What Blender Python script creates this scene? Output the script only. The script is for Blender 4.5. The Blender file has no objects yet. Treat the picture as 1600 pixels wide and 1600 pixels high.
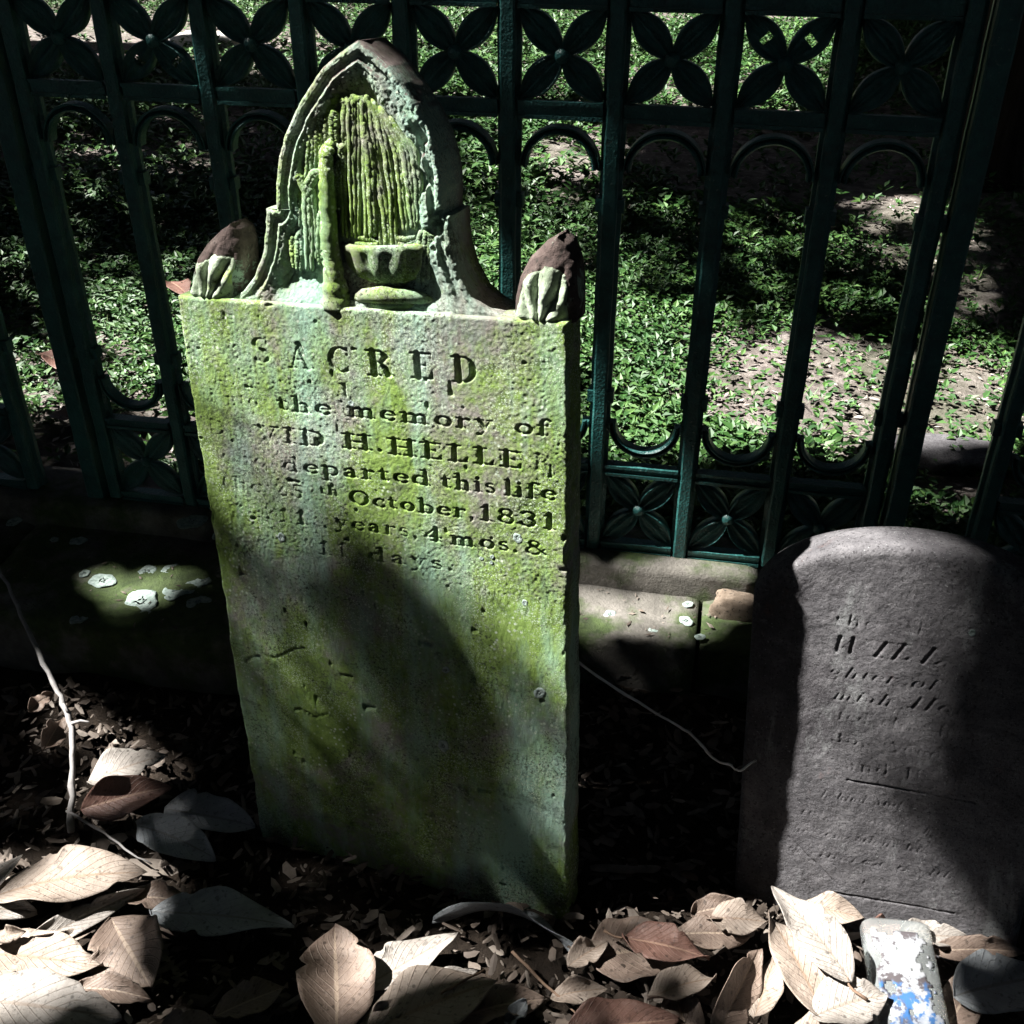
import bpy, math, random
import numpy as np
from mathutils import Matrix, Vector
R = math.radians
rng = np.random.default_rng(7)
random.seed(7)
scene = bpy.context.scene
col = scene.collection

# ------------------------------------------------------------------ camera
CAM_H, PITCH, FPX = 1.28, R(33), 1725.0
cam = bpy.data.cameras.new('camera'); cam_o = bpy.data.objects.new('camera', cam); col.objects.link(cam_o)
cam.sensor_width = 36; cam.lens = FPX / 1600 * 36
cam.clip_start = .02; cam.clip_end = 400
cam_o.location = (0, 0, CAM_H); cam_o.rotation_euler = (math.pi/2 - PITCH, 0, 0)
scene.camera = cam_o
# ------------------------------------------------------------------ sky and sun
SUN = np.array([-.63, .05, .775]); SUN /= np.linalg.norm(SUN)
world = bpy.data.worlds.new('World'); scene.world = world; world.use_nodes = True
wn = world.node_tree.nodes; wl = world.node_tree.links
sky = wn.new('ShaderNodeTexSky'); sky.sky_type = 'NISHITA'; sky.sun_disc = False
sky.sun_elevation = math.asin(SUN[2]); sky.sun_rotation = math.atan2(SUN[0], SUN[1])
wl.new(sky.outputs[0], wn['Background'].inputs[0]); wn['Background'].inputs[1].default_value = .05
sl = bpy.data.lights.new('sun', 'SUN'); sl.energy = 5; sl.angle = R(.53); sl.color = (1, .98, .93)
so = bpy.data.objects.new('sun', sl); col.objects.link(so)
so.rotation_euler = Vector(SUN.tolist()).to_track_quat('Z', 'Y').to_euler()
so.location = (-6, 1, 9)
scene.view_settings.view_transform = 'Standard'; scene.view_settings.look = 'None'
scene.view_settings.exposure = 2.08; scene.view_settings.gamma = 1
scene.render.engine = 'CYCLES'
scene.cycles.use_denoising = True
scene.cycles.max_bounces = 6; scene.cycles.diffuse_bounces = 1; scene.cycles.glossy_bounces = 3
scene.cycles.transmission_bounces = 5; scene.cycles.transparent_max_bounces = 6

# ------------------------------------------------------------------ helpers: places
CAM = np.array([0, 0, CAM_H])
FW = np.array([0, math.cos(PITCH), -math.sin(PITCH)]); DN = np.array([0, -math.sin(PITCH), -math.cos(PITCH)])
def ray(x, y): return np.array([1., 0, 0])*(x-800) + DN*(y-800) + FW*FPX
def at(x, y, z=0.):
    d = ray(x, y); return CAM + d*((z-CAM_H)/d[2])
def on(x, y, P, n):
    d = ray(x, y); return CAM + d*(((P-CAM) @ n)/(d @ n))
def unit(v): v = np.asarray(v, float); return v/np.linalg.norm(v)
def frame(ex, ez):
    ez = unit(ez); ex = unit(ex); ex = unit(ex - ez*(ex @ ez)*.5); ez = unit(ez - ex*(ex @ ez)); return ex, ez, np.cross(ex, ez)
EX1, EZ1, N1 = frame([.9496, -.3075, .0609], [-.0225, .127, .9917])
B1 = at(878, 1440) - EX1*.225                       # bottom middle of the tall stone's face
EX2, EZ2, N2 = frame([.939, -.3346, .0795], [-.0367, .1325, .9905])
B2 = at(1150, 1400) + EX2*.176                      # bottom middle of the low stone's face
FA = R(10.6); FX = np.array([math.cos(FA), -math.sin(FA), 0]); FB = np.array([math.sin(FA), math.cos(FA), 0])
FP = np.array([.2923, 1.5941, .16])
def mat4(o, x, y, z): return Matrix(((x[0], y[0], z[0], o[0]), (x[1], y[1], z[1], o[1]), (x[2], y[2], z[2], o[2]), (0, 0, 0, 1)))
M1 = mat4(B1, EX1, -N1, EZ1); M2 = mat4(B2, EX2, -N2, EZ2)
MF = mat4(FP, FX, FB, (0, 0, 1)); MK = mat4((FP[0], FP[1], 0), FX, FB, (0, 0, 1))
def loc1(x, y, back=0.):
    p = on(x, y, B1 - N1*back, N1) - B1; return np.array([p @ EX1, p @ EZ1])
def loc2(x, y):
    p = on(x, y, B2, N2) - B2; return np.array([p @ EX2, p @ EZ2])

# ------------------------------------------------------------------ helpers: meshes and objects
def mesh_np(name, V, F, smooth=True):
    V = np.asarray(V, np.float32); F = np.asarray(F, np.int32)
    me = bpy.data.meshes.new(name); k = F.shape[1]
    me.vertices.add(len(V)); me.vertices.foreach_set('co', V.ravel())
    me.loops.add(F.size); me.loops.foreach_set('vertex_index', F.ravel())
    me.polygons.add(len(F)); me.polygons.foreach_set('loop_start', np.arange(0, F.size, k, dtype=np.int32))
    me.update(calc_edges=True)
    me.polygons.foreach_set('use_smooth', np.full(len(F), smooth)); me.validate(); return me
def obj(name, me, mat, parent=None, matrix=None, **props):
    o = bpy.data.objects.new(name, me); col.objects.link(o)
    if me is not None and mat is not None and len(me.materials) == 0: me.materials.append(mat)
    if parent: o.parent = parent
    if matrix is not None: o.matrix_local = matrix
    for k, v in props.items(): o[k] = v
    return o
def thing(name, label, cat, matrix=None, group=None):
    o = obj(name, None, None, None, matrix, label=label, category=cat)
    if group: o['group'] = group
    return o
class MB:
    def __init__(s): s.v = []; s.f = []
    def add(s, V, F):
        b = len(s.v); s.v += [tuple(map(float, p)) for p in V]; s.f += [tuple(int(i)+b for i in f) for f in F]; return s
    def box(s, x0, x1, y0, y1, z0, z1):
        return s.add([(x0, y0, z0), (x1, y0, z0), (x1, y1, z0), (x0, y1, z0), (x0, y0, z1), (x1, y0, z1), (x1, y1, z1), (x0, y1, z1)],
                     [(0, 3, 2, 1), (4, 5, 6, 7), (0, 1, 5, 4), (1, 2, 6, 5), (2, 3, 7, 6), (3, 0, 4, 7)])
    def tube(s, pts, rad, n=8, flat=1.):
        P = [np.array(p, float) for p in pts]; rings = []
        rad = rad if hasattr(rad, '__len__') else [rad]*len(P)
        t0 = unit(P[1]-P[0]); a = unit(np.cross(t0, [.3, .9, .21])) 
        for i, p in enumerate(P):
            t = unit(P[min(i+1, len(P)-1)] - P[max(i-1, 0)]); a = unit(a - t*(a @ t)); b = np.cross(t, a)
            rings.append([p + rad[i]*(math.cos(2*math.pi*k/n)*a + math.sin(2*math.pi*k/n)*b*flat) for k in range(n)])
        V = [q for r in rings for q in r]; F = []
        for i in range(len(P)-1):
            for k in range(n): F.append((i*n+k, i*n+(k+1) % n, (i+1)*n+(k+1) % n, (i+1)*n+k))
        F.append(tuple(range(n-1, -1, -1))); F.append(tuple((len(P)-1)*n+k for k in range(n)))
        return s.add(V, F)
    def mesh(s, name, smooth=False, bevel=0):
        me = bpy.data.meshes.new(name); me.from_pydata(s.v, [], s.f); me.update()
        if smooth: me.polygons.foreach_set('use_smooth', [True]*len(me.polygons))
        return me
def bevel(o, w, seg=2):
    m = o.modifiers.new('bevel', 'BEVEL'); m.width = w; m.segments = seg; m.limit_method = 'ANGLE'; m.angle_limit = R(40); return o

def vnoise(x, y, seed=0):
    x = np.asarray(x, float); y = np.asarray(y, float)
    tab = np.random.default_rng(seed).random((256, 256))
    xi = np.floor(x).astype(int); yi = np.floor(y).astype(int); fx = x-xi; fy = y-yi
    fx = fx*fx*(3-2*fx); fy = fy*fy*(3-2*fy)
    g = lambda a, b: tab[a % 256, b % 256]
    return (g(xi, yi)*(1-fx)+g(xi+1, yi)*fx)*(1-fy) + (g(xi, yi+1)*(1-fx)+g(xi+1, yi+1)*fx)*fy
def fbm(x, y, seed=0, o=4):
    s = 0; a = .5
    for i in range(o): s = s + a*vnoise(x*2**i+17.3*i, y*2**i+5.1*i, seed+i); a *= .5
    return s/(1-.5**o)
def sstep(a, b, x): t = np.clip((x-a)/(b-a), 0, 1); return t*t*(3-2*t)
def inpoly(px, py, poly):
    r = np.zeros(px.shape, bool); n = len(poly)
    for i in range(n):
        x0, y0 = poly[i]; x1, y1 = poly[(i+1) % n]
        if y0 == y1: continue
        c = ((y0 > py) != (y1 > py)) & (px < (x1-x0)*(py-y0)/(y1-y0)+x0); r ^= c
    return r
def seg_dist(X, Z, pts):
    d = np.full(X.shape, 9.)
    for (x0, z0), (x1, z1) in zip(pts[:-1], pts[1:]):
        dx, dz = x1-x0, z1-z0; L = dx*dx+dz*dz+1e-12
        t = np.clip(((X-x0)*dx+(Z-z0)*dz)/L, 0, 1); d = np.minimum(d, np.hypot(X-x0-t*dx, Z-z0-t*dz))
    return d

# ------------------------------------------------------------------ materials
class NT:
    def __init__(s, name):
        s.m = bpy.data.materials.new(name); s.m.use_nodes = True; s.t = s.m.node_tree; s.b = s.t.nodes['Principled BSDF']
        s.co = s.t.nodes.new('ShaderNodeTexCoord')
    def n(s, typ, **k):
        x = s.t.nodes.new(typ)
        for a, v in k.items(): setattr(x, a, v)
        return x
    def l(s, a, b): s.t.links.new(a, b)
    def noise(s, scale, detail=6, rough=.6, src='Object', dist=0, stretch=None):
        x = s.n('ShaderNodeTexNoise'); x.inputs['Scale'].default_value = scale; x.inputs['Detail'].default_value = detail
        x.inputs['Roughness'].default_value = rough; x.inputs['Distortion'].default_value = dist
        if stretch:
            mp = s.n('ShaderNodeMapping'); mp.inputs['Scale'].default_value = stretch; s.l(s.co.outputs[src], mp.inputs[0]); s.l(mp.outputs[0], x.inputs[0])
        else: s.l(s.co.outputs[src], x.inputs[0])
        return x.outputs[0]
    def voro(s, scale, feature='F1', src='Object'):
        x = s.n('ShaderNodeTexVoronoi'); x.feature = feature; x.inputs['Scale'].default_value = scale; s.l(s.co.outputs[src], x.inputs[0]); return x
    def ramp(s, fac, stops, interp='LINEAR'):
        x = s.n('ShaderNodeValToRGB'); x.color_ramp.interpolation = interp; e = x.color_ramp.elements
        while len(e) < len(stops): e.new(.5)
        for q, (p, c) in zip(e, stops): q.position = p; q.color = (*c, 1) if hasattr(c, '__len__') else (c, c, c, 1)
        s.l(fac, x.inputs[0]); return x.outputs[0]
    def mix(s, fac, a, b, mode='MIX'):
        x = s.n('ShaderNodeMix', data_type='RGBA', blend_type=mode)
        for sock, v in ((x.inputs[0], fac), (x.inputs[6], a), (x.inputs[7], b)):
            if hasattr(v, 'links'): s.l(v, sock)
            elif hasattr(v, '__len__'): sock.default_value = (*v, 1)
            else: sock.default_value = v
        return x.outputs[2]
    def math(s, op, a, b=0.):
        x = s.n('ShaderNodeMath', operation=op)
        for sock, v in ((x.inputs[0], a), (x.inputs[1], b)):
            if hasattr(v, 'links'): s.l(v, sock)
            else: sock.default_value = v
        return x.outputs[0]
    def sep(s, src='Object'):
        x = s.n('ShaderNodeSeparateXYZ'); s.l(s.co.outputs[src], x.inputs[0]); return x.outputs
    def bump(s, h, dist, strength=1., prev=None):
        x = s.n('ShaderNodeBump'); x.inputs['Distance'].default_value = dist; x.inputs['Strength'].default_value = strength
        s.l(h, x.inputs['Height'])
        if prev is not None: s.l(prev, x.inputs['Normal'])
        return x.outputs[0]
    def out(s, c=None, rough=.9, nrm=None, spec=.3):
        if c is not None:
            if hasattr(c, 'links'): s.l(c, s.b.inputs['Base Color'])
            else: s.b.inputs['Base Color'].default_value = (*c, 1)
        if hasattr(rough, 'links'): s.l(rough, s.b.inputs['Roughness'])
        else: s.b.inputs['Roughness'].default_value = rough
        s.b.inputs['Specular IOR Level'].default_value = spec
        if nrm is not None: s.l(nrm, s.b.inputs['Normal'])
        return s.m

def mossy_stone(name, moss_amt=.5, pale=.0, crust_top=False):
    t = NT(name)
    base = t.ramp(t.noise(20, 8, .7), [(.3, (.17, .155, .135)), (.5, (.27, .255, .225)), (.72, (.38, .365, .33))])
    m1 = t.noise(6, 8, .7, dist=.5); m2 = t.noise(85, 4, .7)
    f = t.math('ADD', t.math('MULTIPLY', m1, .74), t.math('MULTIPLY', m2, .26))
    mossc = t.ramp(t.noise(45, 6, .75), [(.28, (.075, .15, .03)), (.5, (.205, .325, .06)), (.72, (.345, .48, .15))])
    c = t.mix(t.ramp(f, [(moss_amt-.06, 0.), (moss_amt+.06, .92)]), base, mossc)
    st = t.noise(5, 6, .65, stretch=(2.0, 2.0, .5))
    c = t.mix(t.ramp(st, [(.50-pale, 0.), (.66-pale, .8)]), c, (.34, .54, .44))
    d1 = t.noise(14, 10, .78, dist=.3); c = t.mix(t.ramp(d1, [(.55, 0.), (.66, .8)]), c, (.04, .05, .035))
    v = t.voro(130); sel = t.ramp(t.noise(8, 3), [(.47, 0.), (.6, 1.)])
    c = t.mix(t.math('MULTIPLY', t.ramp(v.outputs[0], [(.14, 1.), (.3, 0.)]), sel), c, (.55, .63, .5))
    v2 = t.voro(420); c = t.mix(t.math('MULTIPLY', t.ramp(v2.outputs[0], [(.26, .85), (.46, 0.)]), t.ramp(t.noise(11, 5, .7), [(.47, 0.), (.58, 1.)])), c, (.52, .63, .46))
    c = t.mix(t.math('MULTIPLY', t.ramp(t.noise(260, 5, .75), [(.40, .9), (.5, 0.)]), t.ramp(t.noise(10, 5, .7), [(.44, .1), (.58, 1.)])), c, (.04, .045, .03))
    if crust_top:
        g = t.n('ShaderNodeNewGeometry'); sp = t.n('ShaderNodeSeparateXYZ'); t.l(g.outputs['True Normal'], sp.inputs[0])
        k = t.math('ADD', sp.outputs[2], t.math('MULTIPLY', t.noise(26, 5), .5))
        zz = t.ramp(t.math('ADD', t.sep()[2], t.math('MULTIPLY', t.noise(30, 3), .03)), [(.965, 0.), (1., 1.)])
        c = t.mix(t.math('MULTIPLY', t.ramp(k, [(.86, 0.), (1.02, .9)]), zz), c, t.ramp(t.noise(60, 5), [(.3, (.07, .045, .045)), (.7, (.21, .16, .15))]))
    h = t.math('ADD', t.noise(640, 6, .8), t.math('MULTIPLY', m2, .15))
    return t.out(c, .95, t.bump(h, .0019, .9), .2)
M_STONE = mossy_stone('mossy_sandstone', .47, .035)
M_WILLOW = mossy_stone('mossy_carving', .45, -.02); M_PED = mossy_stone('pale_algae_sandstone', .52, .07, True)
def crust_stone(name, cols, scale=30, lich=(.4, .5, .42), amt=.6):
    t = NT(name)
    c = t.ramp(t.noise(scale, 8, .7), [(.3, cols[0]), (.5, cols[1]), (.72, cols[2])])
    c = t.mix(t.ramp(t.noise(scale*.6, 6, .7, dist=.4), [(amt, 0.), (amt+.06, .8)]), c, lich)
    c = t.mix(t.ramp(t.noise(scale*5, 3, .6), [(.33, .8), (.42, 0.)]), c, (.03, .028, .025))
    return t.out(c, .95, t.bump(t.noise(scale*8, 6, .7), .002, .9), .2)
M_FINIAL = crust_stone('crusted_finial', ((.035, .026, .024), (.085, .062, .056), (.17, .135, .12)), 34, (.34, .46, .36), .56)
M_ACANTHUS = crust_stone('lichened_leaf_carving', ((.10, .12, .08), (.30, .36, .26), (.48, .56, .44)), 26, (.3, .4, .1), .58)
def grey_stone():
    t = NT('weathered_grey_stone')
    c = t.ramp(t.noise(26, 9, .75), [(.3, (.060, .057, .062)), (.5, (.118, .112, .119)), (.72, (.205, .196, .204))])
    c = t.mix(t.ramp(t.noise(5, 7, .7, dist=.5), [(.5, 0.), (.62, .7)]), c, (.055, .05, .055))
    c = t.mix(t.ramp(t.noise(7, 8, .75, dist=.4, stretch=(1.6, 1.6, .7)), [(.56, 0.), (.66, .55)]), c, (.33, .34, .34))
    c = t.mix(t.ramp(t.noise(9, 6, .7), [(.62, 0.), (.7, .6)]), c, (.13, .07, .062))
    c = t.mix(t.ramp(t.noise(260, 4, .7), [(.36, .85), (.46, 0.)]), c, (.03, .028, .03))
    c = t.mix(t.ramp(t.noise(300, 3, .7), [(.64, 0.), (.7, .6)]), c, (.4, .41, .41))
    return t.out(c, .92, t.bump(t.math('ADD', t.noise(380, 7, .8), t.noise(90, 5, .7)), .0022, 1.), .25)
M_GREY = grey_stone()
M_CHUNK = crust_stone('broken_brown_stone', ((.10, .075, .055), (.22, .17, .13), (.34, .28, .22)), 30, (.12, .14, .06), .6)
def kerb_mat():
    t = NT('mossy_kerb_stone')
    c = t.ramp(t.noise(14, 8, .7), [(.3, (.06, .055, .05)), (.5, (.14, .13, .115)), (.72, (.24, .22, .2))])
    g = t.ramp(t.noise(5, 6, .65), [(.46, 0.), (.56, .85)])
    c = t.mix(g, c, t.ramp(t.noise(60, 4), [(.3, (.025, .045, .012)), (.7, (.07, .11, .03))]))
    return t.out(c, .95, t.bump(t.noise(150, 7, .7), .004, .9), .2)
M_KERB = kerb_mat()
def lichen_mat():
    t = NT('pale_lichen'); c = t.ramp(t.noise(120, 4), [(.3, (.14, .18, .16)), (.5, (.30, .37, .34)), (.75, (.44, .5, .47))])
    return t.out(c, .95, t.bump(t.noise(300, 4), .0015, .8), .1)
M_LICHEN = lichen_mat()
def iron_mat():
    t = NT('green_painted_iron')
    c = t.ramp(t.noise(30, 6, .7), [(.3, (.012, .058, .055)), (.55, (.024, .115, .108)), (.8, (.06, .19, .175))])
    c = t.mix(t.ramp(t.noise(170, 3), [(.66, 0.), (.72, .7)]), c, (.16, .22, .2))
    c = t.mix(t.ramp(t.noise(22, 8, .8, dist=.6), [(.63, 0.), (.7, .6)]), c, t.ramp(t.noise(90, 4), [(.3, (.05, .022, .014)), (.7, (.15, .075, .045))]))
    h = t.math('ADD', t.noise(180, 5, .6), t.math('MULTIPLY', t.voro(240).outputs[0], .5))
    return t.out(c, t.ramp(t.noise(60, 4), [(.3, .28), (.7, .5)]), t.bump(h, .0022, .8), .7)
M_IRON = iron_mat()
def soil_mat():
    t = NT('dark_leaf_mould_soil')
    c = t.ramp(t.noise(28, 8, .75, 'Object'), [(.3, (.012, .009, .007)), (.55, (.04, .03, .023)), (.75, (.10, .075, .055))])
    return t.out(c, 1., t.bump(t.noise(90, 8, .75), .012, 1.), .15)
M_SOIL = soil_mat()
def lawn_mat():
    t = NT('bare_soil_under_ground_cover')
    c = t.ramp(t.noise(18, 8, .75), [(.3, (.06, .05, .046)), (.52, (.21, .18, .165)), (.75, (.44, .4, .37))])
    c = t.mix(t.ramp(t.noise(2.2, 5), [(.45, 0.), (.6, .4)]), c, (.04, .07, .018))
    return t.out(c, 1., t.bump(t.noise(70, 8, .75), .012, 1.), .15)
M_LAWN = lawn_mat()
def plant_mat(name, lo, mid, hi, scale=6, rough=.5, trans=0.):
    t = NT(name); g = t.n('ShaderNodeNewGeometry')
    c = t.ramp(g.outputs['Random Per Island'], [(0, lo), (.5, mid), (1, hi)])
    c = t.mix(t.ramp(t.noise(scale, 4), [(.35, .0), (.65, .6)]), c, lo)
    return t.out(c, rough, None, .35)
M_COVER = plant_mat('ground_cover_leaves', (.018, .06, .014), (.045, .115, .024), (.105, .195, .05), 2.2)
M_GRASS = plant_mat('grass_blades', (.04, .09, .015), (.09, .16, .035), (.16, .22, .07))
M_CROWN = plant_mat('evergreen_crown_leaves', (.008, .02, .006), (.015, .035, .01), (.025, .05, .014), 2, .5)
M_LITTER = plant_mat('leaf_litter_scraps', (.04, .03, .024), (.13, .1, .08), (.33, .28, .24), 40, .75)
M_CHIPS = plant_mat('sunlit_pale_litter', (.12, .09, .075), (.34, .29, .26), (.62, .57, .53), 20, .85)  # whiteness of sunlit litter put into the scraps' colour
def bark_mat():
    t = NT('dark_bark'); n = t.noise(9, 8, .7, stretch=(3, 3, .6))
    return t.out(t.ramp(n, [(.3, (.015, .012, .01)), (.7, (.07, .055, .045))]), .95, t.bump(n, .03, .9), .15)
M_BARK = bark_mat()
def leaf_mat(name, lo, mid, hi, vein, rough=.55, spec=.35):
    t = NT(name); u, v, _ = t.sep('UV')
    av = t.math('ABSOLUTE', t.math('SUBTRACT', v, .5))
    s = t.math('SINE', t.math('MULTIPLY', t.math('SUBTRACT', u, t.math('MULTIPLY', av, .55)), 75.))
    side = t.ramp(s, [(.86, 0.), (1., .55)])
    mid_ = t.ramp(av, [(.018, 1.), (.035, 0.)])
    c = t.ramp(t.noise(28, 7, .68), [(.3, lo), (.52, mid), (.74, hi)])
    c = t.mix(t.ramp(t.noise(150, 3), [(.34, .7), (.42, 0.)]), c, tuple(q*.45 for q in lo))
    c = t.mix(t.ramp(t.noise(13, 4, .6, dist=.5), [(.6, 0.), (.7, .5)]), c, tuple(q*.6 for q in mid))
    c = t.mix(t.ramp(t.voro(55).outputs[0], [(.08, .75), (.16, 0.)]), c, tuple(q*.35 for q in lo))
    c = t.mix(t.ramp(t.noise(9, 6, .7, dist=.8), [(.56, 0.), (.68, .55)]), c, tuple(q*.5 for q in mid))
    c = t.mix(t.math('MULTIPLY', side, .6), c, vein); c = t.mix(mid_, c, vein)
    h = t.math('ADD', t.math('MULTIPLY', side, .9), t.math('ADD', t.noise(240, 5, .7), t.noise(45, 3)))
    return t.out(c, rough, t.bump(h, .0014, .9), spec)
M_TAN = leaf_mat('pale_tan_dry_leaf', (.2, .155, .125), (.285, .23, .19), (.37, .31, .265), (.23, .165, .12))
M_BROWN = leaf_mat('brown_dry_leaf', (.14, .098, .078), (.21, .155, .125), (.29, .225, .185), (.34, .26, .2), .45)
M_RED = leaf_mat('reddish_brown_dry_leaf', (.12, .06, .045), (.18, .098, .078), (.25, .15, .12), (.3, .19, .14), .42)
M_PALE = leaf_mat('bleached_grey_leaf', (.21, .185, .165), (.295, .265, .24), (.385, .355, .325), (.22, .18, .15), .5)
M_BLUEGREY = leaf_mat('shade_blue_grey_leaf', (.2, .215, .23), (.29, .31, .33), (.38, .4, .42), (.2, .2, .2), .35, .6)  # blue of skylit shade put into these leaves' colour
def plain(name, c, rough=.7, spec=.3, n=60, var=.25):
    t = NT(name); cc = t.ramp(t.noise(n, 5), [(.3, tuple(q*(1-var) for q in c)), (.7, tuple(min(1, q*(1+var)) for q in c))])
    return t.out(cc, rough, t.bump(t.noise(n*4, 4), .001, .5), spec)
M_TWIG = plain('grey_twig_bark', (.27, .255, .25), .8)
M_BRTWIG = plain('brown_stalk', (.2, .13, .09), .7)
M_PALETWIG = plain('sunlit_white_twig', (.78, .75, .7), .8, .3, 60, .1)  # near-white colour stands in for sunlight on the thin twig
def glass_mat():
    t = NT('dusty_clear_glass'); t.b.inputs['Transmission Weight'].default_value = .85; t.b.inputs['IOR'].default_value = 1.45
    return t.out((.9, .95, .95), t.ramp(t.noise(30, 6, .7), [(.4, .08), (.65, .35)]), t.bump(t.noise(60, 3), .001, .4), .5)
M_GLASS = glass_mat()
def label_glare_mat():  # white and blue glare on the glass, coloured onto a label sheet
    t = NT('white_and_blue_label_glare'); c = t.ramp(t.noise(26, 6, .7), [(.46, (.08, .07, .075)), (.5, (.27, .28, .3)), (.64, (.4, .41, .43))])
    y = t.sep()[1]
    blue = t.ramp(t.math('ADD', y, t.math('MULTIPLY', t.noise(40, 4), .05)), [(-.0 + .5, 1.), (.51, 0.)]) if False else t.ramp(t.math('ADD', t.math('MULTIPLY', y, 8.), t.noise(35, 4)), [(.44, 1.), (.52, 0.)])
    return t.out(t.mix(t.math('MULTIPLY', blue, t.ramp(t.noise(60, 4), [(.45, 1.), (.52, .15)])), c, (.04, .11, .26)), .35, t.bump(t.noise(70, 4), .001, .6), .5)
M_LABEL_GLARE = label_glare_mat()

# ------------------------------------------------------------------ setting: ground, soil, kerb
def fence_v(x, y): return (x-FP[0])*FB[0] + (y-FP[1])*FB[1]
def axis(lo, hi, near, step, far):
    a = list(np.arange(near[0], near[1]+1e-6, step)); s = step
    b = [near[1]]; 
    while b[-1] < hi: s *= 1.35; b.append(b[-1]+s)
    s = step; c = [near[0]]
    while c[-1] > lo: s *= 1.35; c.append(c[-1]-s)
    return np.array(sorted(c[1:]) + a + b[1:])
LAWN_Z = .115
def lawn_h(x, y): return LAWN_Z + .05*(fbm(x*.9, y*.9, 40)-.5) + .02*(fbm(x*6, y*6, 41)-.5)
gx = axis(-70, 70, (-4, 4.6), .06, 0); gy = axis(-70, 120, (1.1, 9), .06, 0)
X, Y = np.meshgrid(gx, gy); v = fence_v(X, Y)
Z = np.where(v > -.03, lawn_h(X, Y), -.35)
inside = (v <= -.03) & (np.abs(X) < 5) & (Y > -5); Z = np.where((v <= -.03) & ~inside, lawn_h(X, Y), Z)
def grid_faces(nv, nu):
    i = np.arange(nv-1)[:, None]*nu + np.arange(nu-1)[None, :]
    return np.stack([i, i+1, i+nu+1, i+nu], -1).reshape(-1, 4)
lawn = obj('ground', mesh_np('ground', np.stack([X, Y, Z], -1).reshape(-1, 3), grid_faces(*X.shape)), M_LAWN, kind='structure', label='uneven ground of bare earth beyond the iron fence')
sx = np.linspace(-5.2, 5.2, 400); sy = np.linspace(-5.2, 2.4, 300); X, Y = np.meshgrid(sx, sy)
Z = .03*(fbm(X*2, Y*2, 50)-.5) + .035*(fbm(X*11, Y*11, 51)-.5); Z = np.where(fence_v(X, Y) > -.1, -.3, Z)
def soil_h(x, y): return float(.03*(fbm(np.array(x*2.), np.array(y*2.), 50)-.5) + .035*(fbm(np.array(x*11.), np.array(y*11.), 51)-.5))
obj('soil', mesh_np('soil', np.stack([X, Y, Z], -1).reshape(-1, 3), grid_faces(*X.shape)), M_SOIL, kind='structure', label='dark soil of the enclosed burial plot')

kerb = thing('stone_kerb', 'lichen-spotted stone kerb under the iron fence, two steps high', 'kerb', MK)
def rough_block(name, x0, x1, y0, y1, z0, z1, seed, amp=.006, step=.02):
    """block with worn top and front: grid over front+top, closed by sides"""
    nx = max(4, int((x1-x0)/step)); prof = [(y0, z0), (y0, z0+(z1-z0)*.35), (y0, z0+(z1-z0)*.7), (y0, z1-.014), (y0+.004, z1-.004), (y0+.014, z1)]
    k = max(3, int((y1-y0)/step)); prof += [(y0+.014+(y1-y0-.014)*(j+1)/k, z1) for j in range(k)] + [(y1, z0)]
    V = []
    for j, (py, pz) in enumerate(prof):
        for i in range(nx+1):
            x = x0+(x1-x0)*i/nx; e = (vnoise(np.array(x*14.+seed), np.array(j*.8+seed*3.1), 5)-.5)*2*amp
            edge = .006*max(0, 1-min(i, nx-i)/1.0)
            V.append((x, py-(e if j < 5 else 0)+edge*.3, pz+(e*.7 if j >= 4 and j < len(prof)-1 else 0)-edge))
    n = nx+1; F = [(j*n+i, j*n+i+1, (j+1)*n+i+1, (j+1)*n+i) for j in range(len(prof)-1) for i in range(nx)]
    F.append(tuple(j*n for j in range(len(prof)))[::1]); F.append(tuple(j*n+nx for j in range(len(prof)))[::-1])
    me = bpy.data.meshes.new(name); me.from_pydata(V, [], F); me.update(); me.polygons.foreach_set('use_smooth', [True]*len(me.polygons)); return me
for i, (a, b, fr_) in enumerate([(-2.1, -1.22, -.33), (-1.215, -.68, -.322), (-.675, -.34, -.33), (-.335, .045, -.2), (.052, .62, -.194), (.626, 1.5, -.2)]):
    o = obj('stone', rough_block('ledge_stone', a, b, fr_, -.02, -.15, .104+.004*math.sin(i*2.3), i+1), M_KERB, kerb)
for i, (a, b) in enumerate([(-2.1, -1.5), (-1.495, -.86), (-.855, -.21), (-.204, .14), (.146, .73), (.736, 1.5)]):
    obj('stone', rough_block('sill_stone', a, b, -.055+.004*(i % 3), .075, -.15, .156+.002*(i % 2), i+31, .004), M_KERB, kerb)
def lichen(r, seed):
    rg = np.random.default_rng(seed); n = 26; m = MB(); ph = rg.random(4)*6.28
    ring = []
    for q, (rr, h) in enumerate([(.25, .5), (.6, .75), (.85, 1.), (1., .35), (1.02, -.3)]):
        for k in range(n):
            a = 2*math.pi*k/n; w = 1+.13*math.sin(2*a+ph[0])+.07*math.sin(5*a+ph[1])+.10*(rg.random()-.5)*(1 if q > 1 else .3)
            ring.append((r*rr*w*math.cos(a), r*rr*w*math.sin(a), min(.0009, r*.07)*h*(1+.35*math.sin(5*a+ph[3]*q))))
    F = [(q*n+k, q*n+(k+1) % n, (q+1)*n+(k+1) % n, (q+1)*n+k) for q in range(4) for k in range(n)]
    ring.append((0, 0, .0003)); F += [(5*n, k, (k+1) % n) for k in range(n)]
    return m.add(ring, F).mesh('lichen', True)
MKi = MK.inverted()
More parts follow.
